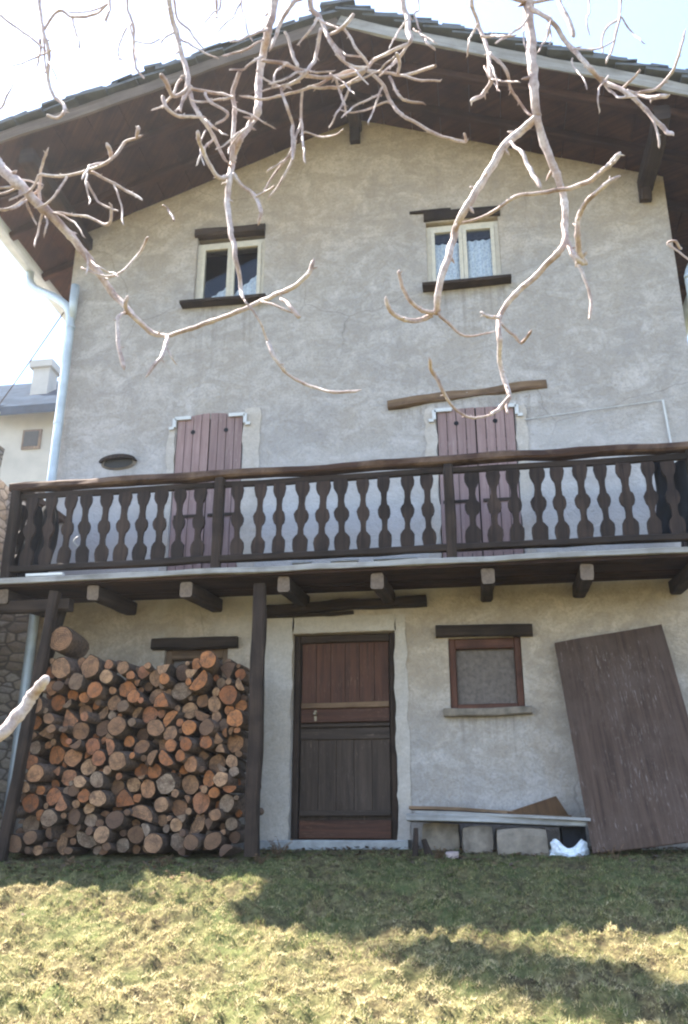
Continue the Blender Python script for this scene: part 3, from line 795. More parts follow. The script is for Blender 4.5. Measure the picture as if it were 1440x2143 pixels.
def gutter(s):
    x = EL-.10 if s < 0 else ER+.10
    y0 = rakeY(EL if s < 0 else ER)+.02
    zc = soff(EL if s < 0 else ER)+.05
    def fn(m):
        n = 10; r = .125; K = 8
        for j in range(K):
            ya, yb = y0+(YB2-y0)*j/K, y0+(YB2-y0)*(j+1)/K
            for k in range(n):
                a0, a1 = math.pi+math.pi*k/n, math.pi+math.pi*(k+1)/n
                q = lambda a, yy, rr: (x+rr*math.cos(a), yy, zc+rr*math.sin(a))
                m.face([q(a0, ya, r), q(a1, ya, r), q(a1, yb, r), q(a0, yb, r)])
                m.face([q(a0, ya, r-.006), q(a0, yb, r-.006), q(a1, yb, r-.006), q(a1, ya, r-.006)])
        m.tube([(x-r*s*-1 if False else x+s*r, y0, zc+.004), (x+s*r, YB2, zc+.004)], .009, 6)
        m.prism([(x+r*math.cos(math.pi+math.pi*k/n), y0+.004, zc+r*math.sin(math.pi+math.pi*k/n)) for k in range(n+1)], (0, .004, 0))
    g = part('gutter', M['zinc'], HOUSE, fn, smooth=False)
    px_ = -3.385 if s < 0 else 3.90
    def pipe(m):
        y = .9 if s < 0 else 1.0
        P = [(x, .25, zc-.06), (x, .24, zc-.25), (x+.12, .20, zc-.42), (-3.62, -.06, 6.36), (px_-.03, -.085, 6.16), (px_, -.085, 5.9), (px_, -.085, 4.0), (px_-.0, -.085, 2.0), (px_-.02, -.085, -.1)]
        if s > 0: P = [(x, y, zc-.06), (x, y-.05, zc-.25), (x-.2, y-.35, zc-.6), (4.02, .10, 6.2), (px_, .0, 5.95), (px_, -.03, 5.7), (px_, -.03, 4.0), (px_, -.03, 2.0), (px_, -.03, -.1)]
        Q = []
        P = [V(p) for p in P]
        for a, b in zip(P, P[1:]):
            for t in (0, .25, .5, .75): Q.append(a.lerp(b, t))
        Q.append(P[-1])
        for _ in range(2): Q = [Q[0]]+[(Q[i-1]+Q[i]*2+Q[i+1])/4 for i in range(1, len(Q)-1)]+[Q[-1]]
        m.tube(Q, .052, 14)
        if s < 0: m.tube([(px_, -.085, 6.02), (px_, -.085, 6.50)], .0515, 14)
    dp = part('downpipe', M['zinc'], HOUSE, pipe, smooth=True)
    part('pipe_clamp', M['zinc'], dp, lambda m: [m.tube([(px_, -.085 if s < 0 else -.03, z-.015), (px_, -.085 if s < 0 else -.03, z+.015)], .058, 14) for z in (5.9, 4.6, 3.1, 1.3)])
gutter(-1); gutter(1)

# ------------------------------------------------------------------ firewood
def log_mesh(kind, rnd, L=.55):
    """unit radius log lying along y, cut end at y=0 facing -y; returns bark, cut builders"""
    n = 14; sd = rnd.random()*40
    if kind == 'round': P = [(math.cos(2*math.pi*k/n)*(1+.22*noise.noise(V((math.cos(2*math.pi*k/n)*1.2, math.sin(2*math.pi*k/n)*1.2, sd)))), math.sin(2*math.pi*k/n)*(.92+.20*noise.noise(V((math.cos(2*math.pi*k/n), math.sin(2*math.pi*k/n), sd+7))))) for k in range(n)]
    elif kind == 'half': P = [(math.cos(a)*1.08, math.sin(a)*1.08-.45) for a in [math.pi*k/9 for k in range(10)]]+[(-.4, -.5), (.3, -.47)]
    else: P = [(0, 1.05), (-.35, .5), (-.8, -.35), (-.9, -.62), (-.5, -.86), (0, -.97), (.5, -.86), (.92, -.6), (.75, -.25), (.3, .5)]
    P = [(x+rnd.uniform(-.04, .04), z+rnd.uniform(-.04, .04)) for x, z in P]; n = len(P)
    b, c = MB(), MB()
    tl = rnd.uniform(-.05, .05)
    rows = [(0, .97), (.10, 1.0), (2.6, 1.0), (5.0, .95)]
    for yy, sc_ in rows:
        for x, z in P: b.v.append(V((x*sc_, yy+tl*x*(yy == 0), z*sc_)))
    for j in range(3):
        for k in range(n): b.idx([j*n+k, j*n+(k+1) % n, (j+1)*n+(k+1) % n, (j+1)*n+k])
    b.idx([3*n+k for k in range(n)][::-1])
    for q, sc_ in ((0, .915), (1, .5)):
        for x, z in P: c.v.append(V((x*sc_, (tl*x*sc_)-.012*(q+1)*1.2, z*sc_)))
    c.v.append(V((0, -.04, 0)))
    for k in range(n):
        c.idx([k, (k+1) % n, n+(k+1) % n, n+k][::-1]); c.idx([n+k, n+(k+1) % n, 2*n][::-1])
    return b, c
LR = random.Random(11)
protos = []
SHAPE_WORD = {'round': 'round', 'half': 'half-split', 'wedge': 'wedge-split'}
COLS = (('cut_orange', 'orange', .44), ('cut_tan', 'tan', .32), ('cut_grey', 'grey-brown', .11), ('cut_dark', 'dark brown', .13))
for kind, cnt_ in (('round', 5), ('half', 2), ('wedge', 3)):
    for ck, cw, _ in COLS:
        for q in range(cnt_ if ck != 'cut_dark' else 2):
            protos.append([kind, ck, cw, log_mesh(kind, LR), None])
def topz(x):
    pts = [(-3.0, 1.45), (-2.75, 1.62), (-2.5, 1.66), (-2.3, 1.64), (-2.05, 1.60), (-1.75, 1.56), (-1.5, 1.54), (-1.2, 1.64), (-1.0, 1.62), (-.74, 1.46)]
    for (a, b), (c, d) in zip(pts, pts[1:]):
        if a <= x <= c: return b+(d-b)*(x-a)/(c-a)
    return 1.3
def lft(z): return -2.97+.12*min(1, z/2)
circ = []
def fits(x, z, r, lap=.87):
    if x-r*.9 < lft(z) or x+r*.9 > -.80 or z-r < -.16 or z+r*.8 > topz(max(-2.99, min(-.75, x))): return False
    return all((x-a)**2+(z-b)**2 > ((r+c)*lap)**2 for a, b, c in circ)
circ.append((-2.62, 1.80, .135))
for x, z, r in ((-2.28, 1.52, .105), (-1.96, 1.33, .088), (-2.58, 1.52, .115), (-1.13, 1.55, .095), (-.86, 1.02, .085), (-1.98, .97, .10), (-1.93, .65, .10), (-1.62, .95, .085), (-1.30, .95, .08), (-1.26, .62, .075), (-2.72, .55, .09)):
    circ.append((x, z, r))
for r0_, tries in ((.095, 120), (.078, 600), (.066, 2500), (.054, 8000), (.044, 14000), (.035, 22000), (.027, 20000)):
    for _ in range(tries):
        if len(circ) >= 298: break
        x = LR.uniform(-2.96, -.74); z = LR.uniform(-.12, 1.75); r = r0_*LR.uniform(.9, 1.12)
        if fits(x, z, r): circ.append((x, z, r))
def where(x, z):
    h = 'bottom' if z < .25 else 'lower' if z < .65 else 'middle' if z < 1.05 else 'upper' if z < 1.4 else 'top'
    s = 'beside the leaning corner post' if x < -2.5 else 'near the corner post' if x < -1.95 else 'under the hidden window' if x < -1.3 else 'beside the upright post'
    return f'in {h} row {s}'
first = {}
used_labels = {}
for i, (x, z, r) in enumerate(circ):
    if i == 0: kind, ck = 'round', 'cut_tan'
    elif i < 12: kind, ck = 'round', LR.choice(['cut_orange', 'cut_orange', 'cut_tan'])
    else:
        kind = LR.choices(['round', 'half', 'wedge'], [.74, .12, .14])[0]
        ck = LR.choices([c[0] for c in COLS], [c[2] for c in COLS])[0]
        if z < .15: ck = LR.choice(['cut_grey', 'cut_dark', 'cut_tan', 'cut_dark'])
    cand = [p for p in protos if p[0] == kind and p[1] == ck]
    p = LR.choice(cand)
    if p[4] is None:
        ro = p[3][0].build('firewood_log', M['logbark'], None, smooth=True); co = p[3][1].build('cut_end', M[ck], None)
        co.parent = ro; p[4] = (ro, co); new = (ro, co)
    else:
        ro = p[4][0].copy(); co = p[4][1].copy(); COL.objects.link(ro); COL.objects.link(co); co.parent = ro
        new = (ro, co)
    ro.location = (x, -.90+LR.uniform(-.10, .17)+(.03 if r < .05 else 0), z)
    rr = r*(1.0 if kind == 'round' else 1.18)
    ro.scale = (rr*LR.uniform(.94, 1.08), .105, rr*LR.uniform(.92, 1.06))
    ro.rotation_euler = (LR.uniform(-.10, .10), LR.uniform(0, 6.28), LR.uniform(-.16, .16))
    size = 'large' if r > .095 else 'medium' if r > .06 else 'small'
    lab = 'very large round log lying on top of the woodpile beside the corner post' if i == 0 else f'{size} {SHAPE_WORD[kind]} {p[2]} log {where(x, z)}'
    tag(ro, lab, 'firewood log', 'firewood logs stacked under the balcony')

# ------------------------------------------------------------------ things along the wall at right
def panel(m):
    TL, TR, BL, BR = V((2.10, -.06, 1.80)), V((3.13, -.06, 1.95)), V((2.22, -.74, -.13)), V((3.27, -.74, -.02))
    n, k = 10, 16
    nr = (TR-TL).cross(BL-TL).normalized()
    if nr.y > 0: nr = -nr
    for face, off, rev in ((0, .012, False), (1, -.012, True)):
        for i in range(n):
            for j in range(k):
                P = []; U = []
                for a, b in ((i, j), (i, j+1), (i+1, j+1), (i+1, j)):
                    u, v = a/n, b/k
                    q = TL.lerp(TR, u).lerp(BL.lerp(BR, u), v)
                    P.append(q+nr*(off+.022*noise.noise(V((u*2, v*3, 3)))+.02*math.sin(v*3.1)*u)); U.append((v*2, u))
                if rev: P = P[::-1]; U = U[::-1]
                m.face(P, U)
    for A, B in ((TL, TR), (TR, BR), (BR, BL), (BL, TL)):
        pass
pb = MB(); panel(pb); o = pb.build('leaning_board', M['panel'], None)
tag(o, 'tall scratched dark brown board leaning askew against the wall', 'board')
def rough_block(name, a, b, label, cat, group=None, jit=.014, mat=None, n=4):
    m = MB(); a, b = V(a), V(b); c = (a+b)/2
    ids = {}
    sd = random.random()*30
    def vid(i, j, k):
        key = (i, j, k)
        if key not in ids:
            p = V((a[0]+(b[0]-a[0])*i/n, a[1]+(b[1]-a[1])*j/n, a[2]+(b[2]-a[2])*k/n))
            u = p-c; e = sum(abs(q) in (0,) for q in u)
            rel = V([u[d]/max(1e-6, (b[d]-a[d])/2) for d in range(3)])
            edge = sum(1 for q in rel if abs(q) > .99)
            sh = 1-.028*(edge-1)
            nn = V((noise.noise(p*6+V((sd, 0, 0))), noise.noise(p*6+V((0, sd, 0))), noise.noise(p*6+V((0, 0, sd)))))
            ids[key] = len(m.v); m.v.append(c+u*sh+nn*jit*1.6)
        return ids[key]
    for i in range(n):
        for j in range(n):
            for f, q in (((i, j, 0), ((0, 0, 0), (0, 1, 0), (1, 1, 0), (1, 0, 0))), ((i, j, n), ((0, 0, 0), (1, 0, 0), (1, 1, 0), (0, 1, 0))),
                         ((i, 0, j), ((0, 0, 0), (1, 0, 0), (1, 0, 1), (0, 0, 1))), ((i, n, j), ((0, 0, 0), (0, 0, 1), (1, 0, 1), (1, 0, 0))),
                         ((0, i, j), ((0, 0, 0), (0, 0, 1), (0, 1, 1), (0, 1, 0))), ((n, i, j), ((0, 0, 0), (0, 1, 0), (0, 1, 1), (0, 0, 1)))):
                m.idx([vid(f[0]+x, f[1]+y, f[2]+z) for x, y, z in q])
    o = m.build(name, mat or M['block'], None, smooth=False)
    return tag(o, label, cat, group)
G1 = 'stone blocks carrying the plank bench'
rough_block('stone_block', (.78, -.42, -.17), (1.10, -.12, .12), 'shadowed grey stone block under the plank end next to the door', 'stone block', G1)
rough_block('stone_block', (1.14, -.56, -.19), (1.40, -.16, .09), 'narrow brownish stone block in the middle under the planks', 'stone block', G1)
rough_block('stone_block', (1.43, -.64, -.20), (1.87, -.16, .075), 'widest stone block under the planks, next to the white bag', 'stone block', G1)
def plank(name, p0, p1, w, h, label, mat):
    m = MB(); m.beam(p0, p1, w, h, 14, .006, ch=.12); o = m.build(name, mat, None); return tag(o, label, 'plank', 'old planks laid on the stone blocks')
plank('plank', (.66, -.38, .165), (2.20, -.42, .115), .46, .06, 'thick grey plank lying directly on the stone blocks', M['plank'])
plank('plank', (.74, -.47, .215), (2.24, -.60, .135), .20, .028, 'pale bleached plank sloping along the front of the bench', M['grey_board'])
plank('plank', (.655, -.22, .262), (1.60, -.24, .215), .22, .028, 'thin brown plank at the back of the bench nearest the door', M['rust'])
def bb(m):
    m.prism([(1.50, -.30, .205), (2.10, -.24, .165), (1.99, -.20, .36)], (0, -.03, -.0))
    m.prism([(1.50, -.345, .205), (2.10, -.42, .165), (2.10, -.24, .165), (1.50, -.30, .205)], (0, 0, .02))
m = MB(); bb(m); tag(m.build('brown_offcut', M['brownbox'], None), 'triangular brown board offcut lying on top of the plank bench', 'offcut')
# white plastic bag
def bag(m):
    n, k = 22, 14
    ids = []
    for j in range(k+1):
        t = j/k
        for i in range(n):
            a = 2*math.pi*i/n
            r = (.165-.03*t+.02*math.sin(3*a))*(1 if t < .85 else .9)
            x = math.cos(a)*r; y = math.sin(a)*r*.75
            top = .07+.085*abs(math.cos(a))**1.5
            z = top*t
            q = V((x, y, z)); nn = noise.noise(q*22)*.022+noise.noise(q*50)*.010
            q += V((math.cos(a), math.sin(a), .3))*nn
            ids.append(len(m.v)); m.v.append(q+V((2.04, -.62, -.165)))
    for j in range(k):
        for i in range(n):
            m.idx([j*n+i, j*n+(i+1) % n, (j+1)*n+(i+1) % n, (j+1)*n+i])
    c = len(m.v); m.v.append(V((2.04, -.62, -.12)))
    for i in range(n): m.idx([k*n+i, k*n+(i+1) % n, c])
m = MB(); bag(m); tag(m.build('plastic_bag', M['bag'], None), 'crumpled white and pale blue plastic bag on the ground under the plank bench', 'plastic bag')
m = MB(); m.beam((2.0, -.36, .0), (2.2, -.36, .0), .3, .24, 4, .01); tag(m.build('dark_filler', M['black'], None), 'black filler for the dark gap behind the white plastic bag', 'box')  # black block painted in for the shaded gap under the bench end
m = MB(); m.beam((.73, -.72, -.22), (.745, -.70, .075), .055, .05, 8, .008, taper=.7); tag(m.build('wooden_stake', M['darkwood'], None), 'short dark wooden stake standing in the ground by the doorstep', 'stake')
m = MB(); m.beam((.86, -.70, -.22), (.80, -.66, -.02), .06, .05, 6, .01, taper=.6); tag(m.build('wood_stump', M['darkwood'], None), 'small broken wooden stub just behind the stake', 'stub')
rough_block('pale_stone', (1.00, -.74, -.18), (1.10, -.64, -.125), 'small pinkish white stone on the ground before the blocks', 'stone', None, .012, M['pink'], 3)

def weed(x, y, h, n, label):
    r = random.Random(int(x*100)); m = MB()
    for _ in range(n):
        a = r.uniform(0, 6.28); l = r.uniform(.15, .7); hh = h*r.uniform(.5, 1)
        p0 = V((x+r.uniform(-.04, .04), y+r.uniform(-.03, .03), gz(x, y)-.02)); d = V((math.cos(a)*l, math.sin(a)*l, 1)).normalized()
        p1 = p0+d*hh*.6; p2 = p1+(d+V((math.cos(a)*.5, math.sin(a)*.5, -.2))).normalized()*hh*.4
        m.tube([p0, p1, p2], [.004, .003, .0015], 4)
        for t in (.4, .6, .8, 1):
            q = p0.lerp(p2, t); b = r.uniform(0, 6.28); e = V((math.cos(b), math.sin(b), r.uniform(-.5, .5)))*r.uniform(.015, .035); f = e.orthogonal().normalized()*.007
            m.face([q, q+e*.5+f, q+e, q+e*.5-f])
    tag(m.build('dry_weed', M['dead_leaf'], None), label, 'weed', 'dry weeds along the wall')
weed(-.50, -.62, .22, 16, 'bushy dry brown weed between the upright post and the doorstep')
weed(-.58, -.98, .15, 10, 'low dry weed at the foot of the upright post')
weed(.95, -.82, .14, 9, 'dry weed in front of the shadowed stone block')
weed(2.36, -.90, .17, 9, 'dry weed at the bottom corner of the leaning brown board')
weed(-2.2, -1.2, .13, 10, 'dry weed before the woodpile on the corner post side')
weed(-1.35, -1.15, .12, 9, 'dry weed before the middle of the woodpile')
# ------------------------------------------------------------------ things on the balcony
def drape(m):
    n, k = 18, 16
    seen = {}
    for i in range(n):
        for j in range(k):
            P = []
            for a, b in ((i, j), (i+1, j), (i+1, j+1), (i, j+1)):
                u, v = a/n, b/k
                wdt = .30+.10*math.sin(v*3)
                x = -3.06+(u-.5)*wdt+.03*math.sin(v*5)
                P.append((x, -.80+.035*math.sin(u*17+v*2)+.02*noise.noise(V((u*5, v*6, 2))), 3.26-.80*v+.03*math.sin(u*9)))
            ids = []
            for (a, b), p in zip(((i, j), (i+1, j), (i+1, j+1), (i, j+1)), P):
                if (a, b) not in seen: seen[(a, b)] = len(m.v); m.v.append(V(p))
                ids.append(seen[(a, b)])
            m.idx(ids)
m = MB(); drape(m); o = m.build('dark_coat', M['black'], None, smooth=True)
md = o.modifiers.new('thick', 'SOLIDIFY'); md.thickness = .02
tag(o, 'black cloth hanging inside the balcony rail near its corner post', 'cloth')
def drape2(m):
    n, k = 14, 14
    seen = {}
    for i in range(n):
        for j in range(k):
            P = []
            for a, b in ((i, j), (i+1, j), (i+1, j+1), (i, j+1)):
                u, v = a/n, b/k
                x = 3.24+(u-.5)*.34+.02*math.sin(v*5)
                P.append((x, -.84+.03*math.sin(u*15+v*2)+.02*noise.noise(V((u*5, v*6, 2))), 3.34-.78*v+.03*math.sin(u*8)))
            ids = []
            for (a, b), p in zip(((i, j), (i+1, j), (i+1, j+1), (i, j+1)), P):
                if (a, b) not in seen: seen[(a, b)] = len(m.v); m.v.append(V(p))
                ids.append(seen[(a, b)])
            m.idx(ids)
m = MB(); drape2(m); o = m.build('dark_coat', M['black'], None, smooth=True)
md = o.modifiers.new('thick', 'SOLIDIFY'); md.thickness = .02
tag(o, 'dark cloth hanging behind the last balusters next to the conduit', 'cloth')
m = MB()
pts = [V((-2.66+.04*math.sin(t*2*math.pi)*(1 if t < .5 else 1), -.75, 2.72+.20*t)) for t in [k/16 for k in range(17)]]
m.tube(pts, .010, 8); tag(m.build('white_hook', M['whitemetal'], None, smooth=True), 'thin white s-shaped metal hook hanging behind the balusters', 'hook')
for k, (x, w, lab) in enumerate(((-.30, .085, 'narrow white trough on the balcony floor, first to the right of the closed shutters'), (.12, .12, 'wide white trough on the balcony floor midway between the two shuttered doors'), (.62, .20, 'longest white trough on the balcony floor, nearest the rusty timber shutters'))):
    m = MB(); m.beam((x-w, -.70, 2.47), (x+w, -.70, 2.47), .13, .12, 4, .002)
    m.beam((x-w-.012, -.70, 2.525), (x+w+.012, -.70, 2.525), .16, .018, 4, .001)
    tag(m.build('white_trough', M['whitebox'], None), lab, 'trough', 'white troughs on the balcony floor')
m = MB(); m.beam((-3.0, -1.062, 2.425), (-2.62, -1.062, 2.425), .05, .03, 4, .001)
tag(m.build('white_strip', M['whitebox'], None), 'short white plastic strip lying on the balcony edge near the corner', 'strip')

# ------------------------------------------------------------------ neighbours
SH = empty('stone_house', (-5.6, 1.5, -.1), 'rubble stone building beyond the downpipe at the left edge', 'building')
def shw(m):
    n = 24
    def wallp(p0, p1, z0, zt):
        L = (V(p1)-V(p0)).length; a = int(L/.2)+1; b = 20
        for i in range(a):
            for j in range(b):
                P = []
                for u, v in ((i, j), (i+1, j), (i+1, j+1), (i, j+1)):
                    q = V(p0).lerp(V(p1), u/a)
                    z = z0+(zt-z0)*v/b
                    nn = .03*noise.noise(V((q.x*4, q.y*4, z*5)))
                    P.append((q.x+nn, q.y+nn, z+(.06*noise.noise(V((q.x*3, q.y*3, 1))) if v == b else 0)))
                m.face(P)
    wallp((-7.4, -1.4, 0), (-3.62, -1.4, 0), -.6, 4.0); wallp((-3.62, -1.4, 0), (-3.64, -.75, 0), -.6, 4.0); wallp((-3.64, -.75, 0), (-4.15, -.74, 0), -.6, 4.0); wallp((-4.15, -.74, 0), (-4.15, .35, 0), -.6, 4.0); wallp((-4.15, .35, 0), (-3.54, .45, 0), -.6, 4.0); wallp((-3.54, .45, 0), (-3.6, 5, 0), -.6, 4.0)  # front wing is out of view, added to shade the turf
    wallp((-7.4, 5, 0), (-7.4, -1.4, 0), -.6, 4.0)
    m.face([(-7.4, -1.4, 3.95), (-3.62, -1.4, 3.95), (-3.64, -.75, 3.95), (-4.15, -.74, 3.95), (-4.15, .35, 3.95), (-3.54, .45, 3.95), (-3.6, 5, 3.95), (-7.4, 5, 3.95)])
part('wall', M['rubble'], SH, shw, smooth=True)
# distant house
FH = empty('distant_house', (-21, 27, 0), 'pale distant house with blue slate roof and single chimney', 'house')
part('wall', M['farwall'], FH, lambda m: m.box((-27, 24, 0), (-15, 33, 18.2)))
def far_roof(m):
    m.prism([(-28, 23.2, 17.9), (-28, 28.5, 22.0), (-28, 33.8, 17.9), (-28, 33.8, 17.6), (-28, 28.5, 21.7), (-28, 23.2, 17.6)], (9.6, 0, 0))
    m.prism([(-18.39, 23.0, 17.72), (-18.39, 28.5, 22.15), (-18.39, 33.9, 17.72), (-18.39, 33.9, 17.3), (-18.39, 28.5, 21.75), (-18.39, 23.0, 17.3)], (4.6, 0, 0))
part('roof', M['farroof'], FH, far_roof)
part('chimney', M['farwall'], FH, lambda m: (m.box((-18.3, 25.0, 18.5), (-17.5, 25.8, 20.7)), m.box((-18.45, 24.85, 20.7), (-17.35, 25.95, 21.05))))
fwn = part('window', M['rust'], FH, lambda m: m.box((-17.75, 23.9, 16.1), (-16.9, 24.0, 17.0)))
part('pane', M['room'], fwn, lambda m: m.box((-17.65, 23.86, 16.2), (-17.0, 23.9, 16.9)))
m = MB()
A, B = V((-3.6, .1, 6.25)), V((-14, 12, 9.2))
m.tube([A.lerp(B, t/12)-V((0, 0, .6*math.sin(math.pi*t/12))) for t in range(13)], .008, 5)
tag(m.build('overhead_cable', M['darkwood'], None), 'thin overhead cable running off from the upper wall corner', 'cable')

# ------------------------------------------------------------------ fig tree
TREE = empty('fig_tree', (-1.6, -8.6, -1.55), 'bare fig tree with crooked pale branches hanging before the house', 'tree')
def catmull(P, seg):
    out = []
    for i in range(len(P)-1):
        p0 = P[i-1] if i > 0 else P[i]*2-P[i+1]; p1, p2 = P[i], P[i+1]; p3 = P[i+2] if i+2 < len(P) else P[i+1]*2-P[i]
        for k in range(seg):
            t = k/seg
            out.append(.5*((2*p1)+(p2-p0)*t+(2*p0-5*p1+4*p2-p3)*t*t+(3*p1-p0-p2*3+p3)*t**3))
    out.append(P[-1]); return out
BR = random.Random(21)
def branch(pix, d0, d1, w0, w1, parent=None, knob=True, name=None, tip=True, thin=.72, buds=.11):
    """pixels of a branch, its distance from the eye at both ends, its widths in pixels"""
    n = len(pix); P = []
    for i, (x, y) in enumerate(pix):
        t = i/(n-1); d = d0+(d1-d0)*t+BR.uniform(-.035, .035)*(0 < i < n-1)
        P.append(dep(x, y, d))
    C0 = catmull(P, 8); C = []
    for i, p in enumerate(C0):
        q = V(p)
        if 0 < i < len(C0)-1:   # crooked growth
            q += V((noise.noise(p*9), noise.noise(p*9+V((5, 0, 0))), noise.noise(p*9+V((0, 7, 0)))))*.009
            q += V((noise.noise(p*26), noise.noise(p*26+V((5, 0, 0))), noise.noise(p*26+V((0, 7, 0)))))*.0035
        C.append(q)
    N_ = len(C); R = []; m = MB()
    for i in range(N_):
        t = i/(N_-1); d = d0+(d1-d0)*t
        w = (w0+(w1-w0)*t)/2/F*d*thin
        w *= 1+.09*noise.noise(C[i]*22)+.05*noise.noise(C[i]*60)
        if knob and 0 < i < N_-1 and (i % 8 == 0 or BR.random() < .07): w *= BR.uniform(1.08, 1.26)
        if tip and i == N_-1: w *= .25
        elif tip and i == N_-2: w *= .8
        R.append(w)
    m.tube(C, R, 10)
    # side buds and short spurs
    for i in range(3, N_-1):
        if BR.random() < buds:
            ax = (C[i]-C[i-1]).normalized(); o = ax.orthogonal().normalized(); o.rotate(Matrix.Rotation(BR.uniform(0, 6.28), 3, ax))
            L = R[i]*BR.uniform(1.2, 2.6); g = (o+ax*.6).normalized(); b = R[i]*.42
            m.tube([C[i], C[i]+g*(R[i]*.9), C[i]+g*(R[i]+L*.5), C[i]+g*(R[i]+L)], [b, b, b*.9, b*.15], 6)
    return m.build(name or ('branch' if max(w0, w1) >= 13 else 'twig'), M['bark'], parent or TREE, smooth=True)
def B_(*a, **k): return branch(*a, **k)
# trunk and overhead boughs (out of the picture, above and beside it)
def wtube(name, P, R, n=12):
    m = MB(); C = catmull([V(p) for p in P], 6); k = len(C)
    Rr = [R[min(int(i/6), len(R)-1)]*(1-(i/6-int(i/6)))+R[min(int(i/6)+1, len(R)-1)]*(i/6-int(i/6)) for i in range(k)]
    m.tube(C, Rr, n); return m.build(name, M['bark'], TREE, smooth=True)
tk = (-1.6, -8.6)
top = [dep(-500, -420, 2.75), dep(0, -330, 2.8), dep(500, -250, 2.85), dep(1000, -260, 2.9), dep(1500, -330, 3.0)]
wtube('trunk', [(-1.6, -8.6, -1.75), (-1.58, -8.55, -.6), (-1.62, -8.4, .6), tuple(V((-1.45, -8.1, 1.9)))], [.15, .115, .10, .085])
wtube('bough', [(-1.45, -8.1, 1.9)]+[tuple(p) for p in top], [.08, .06, .05, .042, .036, .025])
D = 2.8
def T(x, y=-255): return (x, y)
# centre-right limb and its forks
b1 = B_([T(1095), (1105, -60), (1107, 30), (1112, 110), (1118, 180), (1126, 245)], 2.88, 2.7, 30, 25, tip=False)
b2 = B_([(1126, 243), (1085, 280), (1045, 325), (1005, 385), (972, 445), (950, 490), (930, 560), (918, 620), (918, 658)], 2.7, 2.62, 24, 19)
B_([(918, 656), (885, 652), (860, 632), (845, 600), (836, 565)], 2.62, 2.5, 13, 10, b2)
B_([(906, 660), (878, 671), (845, 668), (820, 650), (808, 620)], 2.62, 2.48, 14, 13, b2)
B_([(920, 660), (950, 685), (980, 703), (1040, 692)], 2.62, 2.7, 9, 5, b2)
b3 = B_([(1124, 245), (1140, 300), (1160, 350), (1170, 388), (1179, 425), (1183, 470), (1186, 502), (1165, 532), (1120, 575), (1080, 615), (1046, 658), (1042, 710), (1046, 760), (1058, 800), (1068, 832)], 2.7, 2.55, 24, 13)
B_([(1068, 830), (1048, 850), (1024, 868)], 2.55, 2.5, 14, 10, b3); B_([(1067, 832), (1062, 848), (1064, 864)], 2.55, 2.52, 10, 8, b3)
B_([(1030, 866), (990, 872), (952, 852), (925, 820), (905, 785), (898, 748)], 2.52, 2.40, 5, 13, b3)
B_([(1046, 660), (1020, 664), (1004, 654)], 2.6, 2.55, 12, 8, b3)
B_([(1048, 675), (1075, 702), (1092, 716), (1112, 690)], 2.6, 2.55, 8, 9, b3)
b4 = B_([(1186, 500), (1192, 512), (1206, 540), (1222, 554)], 2.64, 2.62, 15, 14, b3)
B_([(1194, 528), (1222, 580), (1235, 620), (1231, 668)], 2.62, 2.55, 9, 10, b3)
B_([(1224, 552), (1212, 530), (1208, 490), (1215, 450), (1235, 412), (1265, 390), (1299, 368)], 2.62, 2.45, 20, 11)
B_([(1068, 300), (1090, 322), (1110, 355), (1133, 398)], 2.68, 2.5, 9, 14, b2)
B_([(962, 468), (1030, 450), (1080, 412), (1150, 406), (1195, 395), (1240, 374), (1275, 345), (1299, 318)], 2.66, 2.45, 8, 16)
# right-hand twigs
B_([T(980), (985, -20), (1000, 50), (1018, 90), (1025, 130), (1030, 170), (1012, 200), (984, 213)], 2.9, 2.7, 11, 12, name='twig')
B_([(1026, 110), (1060, 150), (1070, 190), (1095, 225), (1115, 242)], 2.75, 2.72, 9, 7)
b6 = B_([(1108, 12), (1150, 40), (1180, 75), (1200, 100), (1240, 140), (1262, 166), (1310, 190), (1350, 230), (1385, 268), (1410, 284)], 2.78, 2.55, 14, 13)
B_([(1312, 190), (1345, 196), (1380, 180), (1410, 150), (1425, 110), (1436, 60)], 2.65, 2.6, 11, 6, b6)
B_([(1330, 198), (1365, 205), (1402, 198)], 2.65, 2.55, 9, 15, b6); B_([(1298, 188), (1320, 170), (1342, 148)], 2.65, 2.6, 9, 6, b6)
B_([T(1150), (1165, -20), (1185, 30), (1202, 78)], 2.9, 2.75, 13, 15)
B_([T(1310), (1300, 0), (1295, 40), (1280, 110), (1268, 135)], 2.9, 2.8, 8, 6); B_([(1062, -6), (1110, 2), (1165, -4)], 2.8, 2.78, 10, 10)
B_([(1425, 520), (1414, 505), (1400, 512), (1470, 560)], 2.9, 2.8, 8, 6)
# centre twigs over the ridge
b9 = B_([T(838), (842, -20), (852, 40), (858, 88)], 2.9, 2.65, 14, 17)
c10 = B_([(860, 86), (815, 110), (782, 125), (765, 146), (740, 170), (700, 182), (640, 184)], 2.66, 2.7, 10, 9)
B_([(765, 146), (700, 160), (640, 160), (600, 132), (545, 128)], 2.68, 2.72, 12, 11); B_([(770, 142), (720, 150), (650, 185), (560, 205), (500, 200)], 2.68, 2.75, 10, 7)
B_([(768, 148), (800, 182), (820, 215), (850, 245), (900, 275), (950, 290), (975, 296), (972, 278)], 2.68, 2.6, 11, 8)
B_([(772, 148), (830, 156), (870, 150), (912, 134)], 2.68, 2.6, 8, 10, c10); B_([(834, 155), (838, 135), (832, 112)], 2.64, 2.6, 9, 11, c10)
B_([(815, 160), (838, 200), (855, 212), (892, 220)], 2.64, 2.6, 8, 8, c10); B_([(840, 158), (880, 166), (925, 165)], 2.64, 2.6, 8, 7, c10)
B_([(880, 70), (896, 92), (912, 106)], 2.7, 2.65, 7, 7, b9); B_([(720, 60), (745, 95), (768, 140)], 2.72, 2.68, 8, 9, c10)
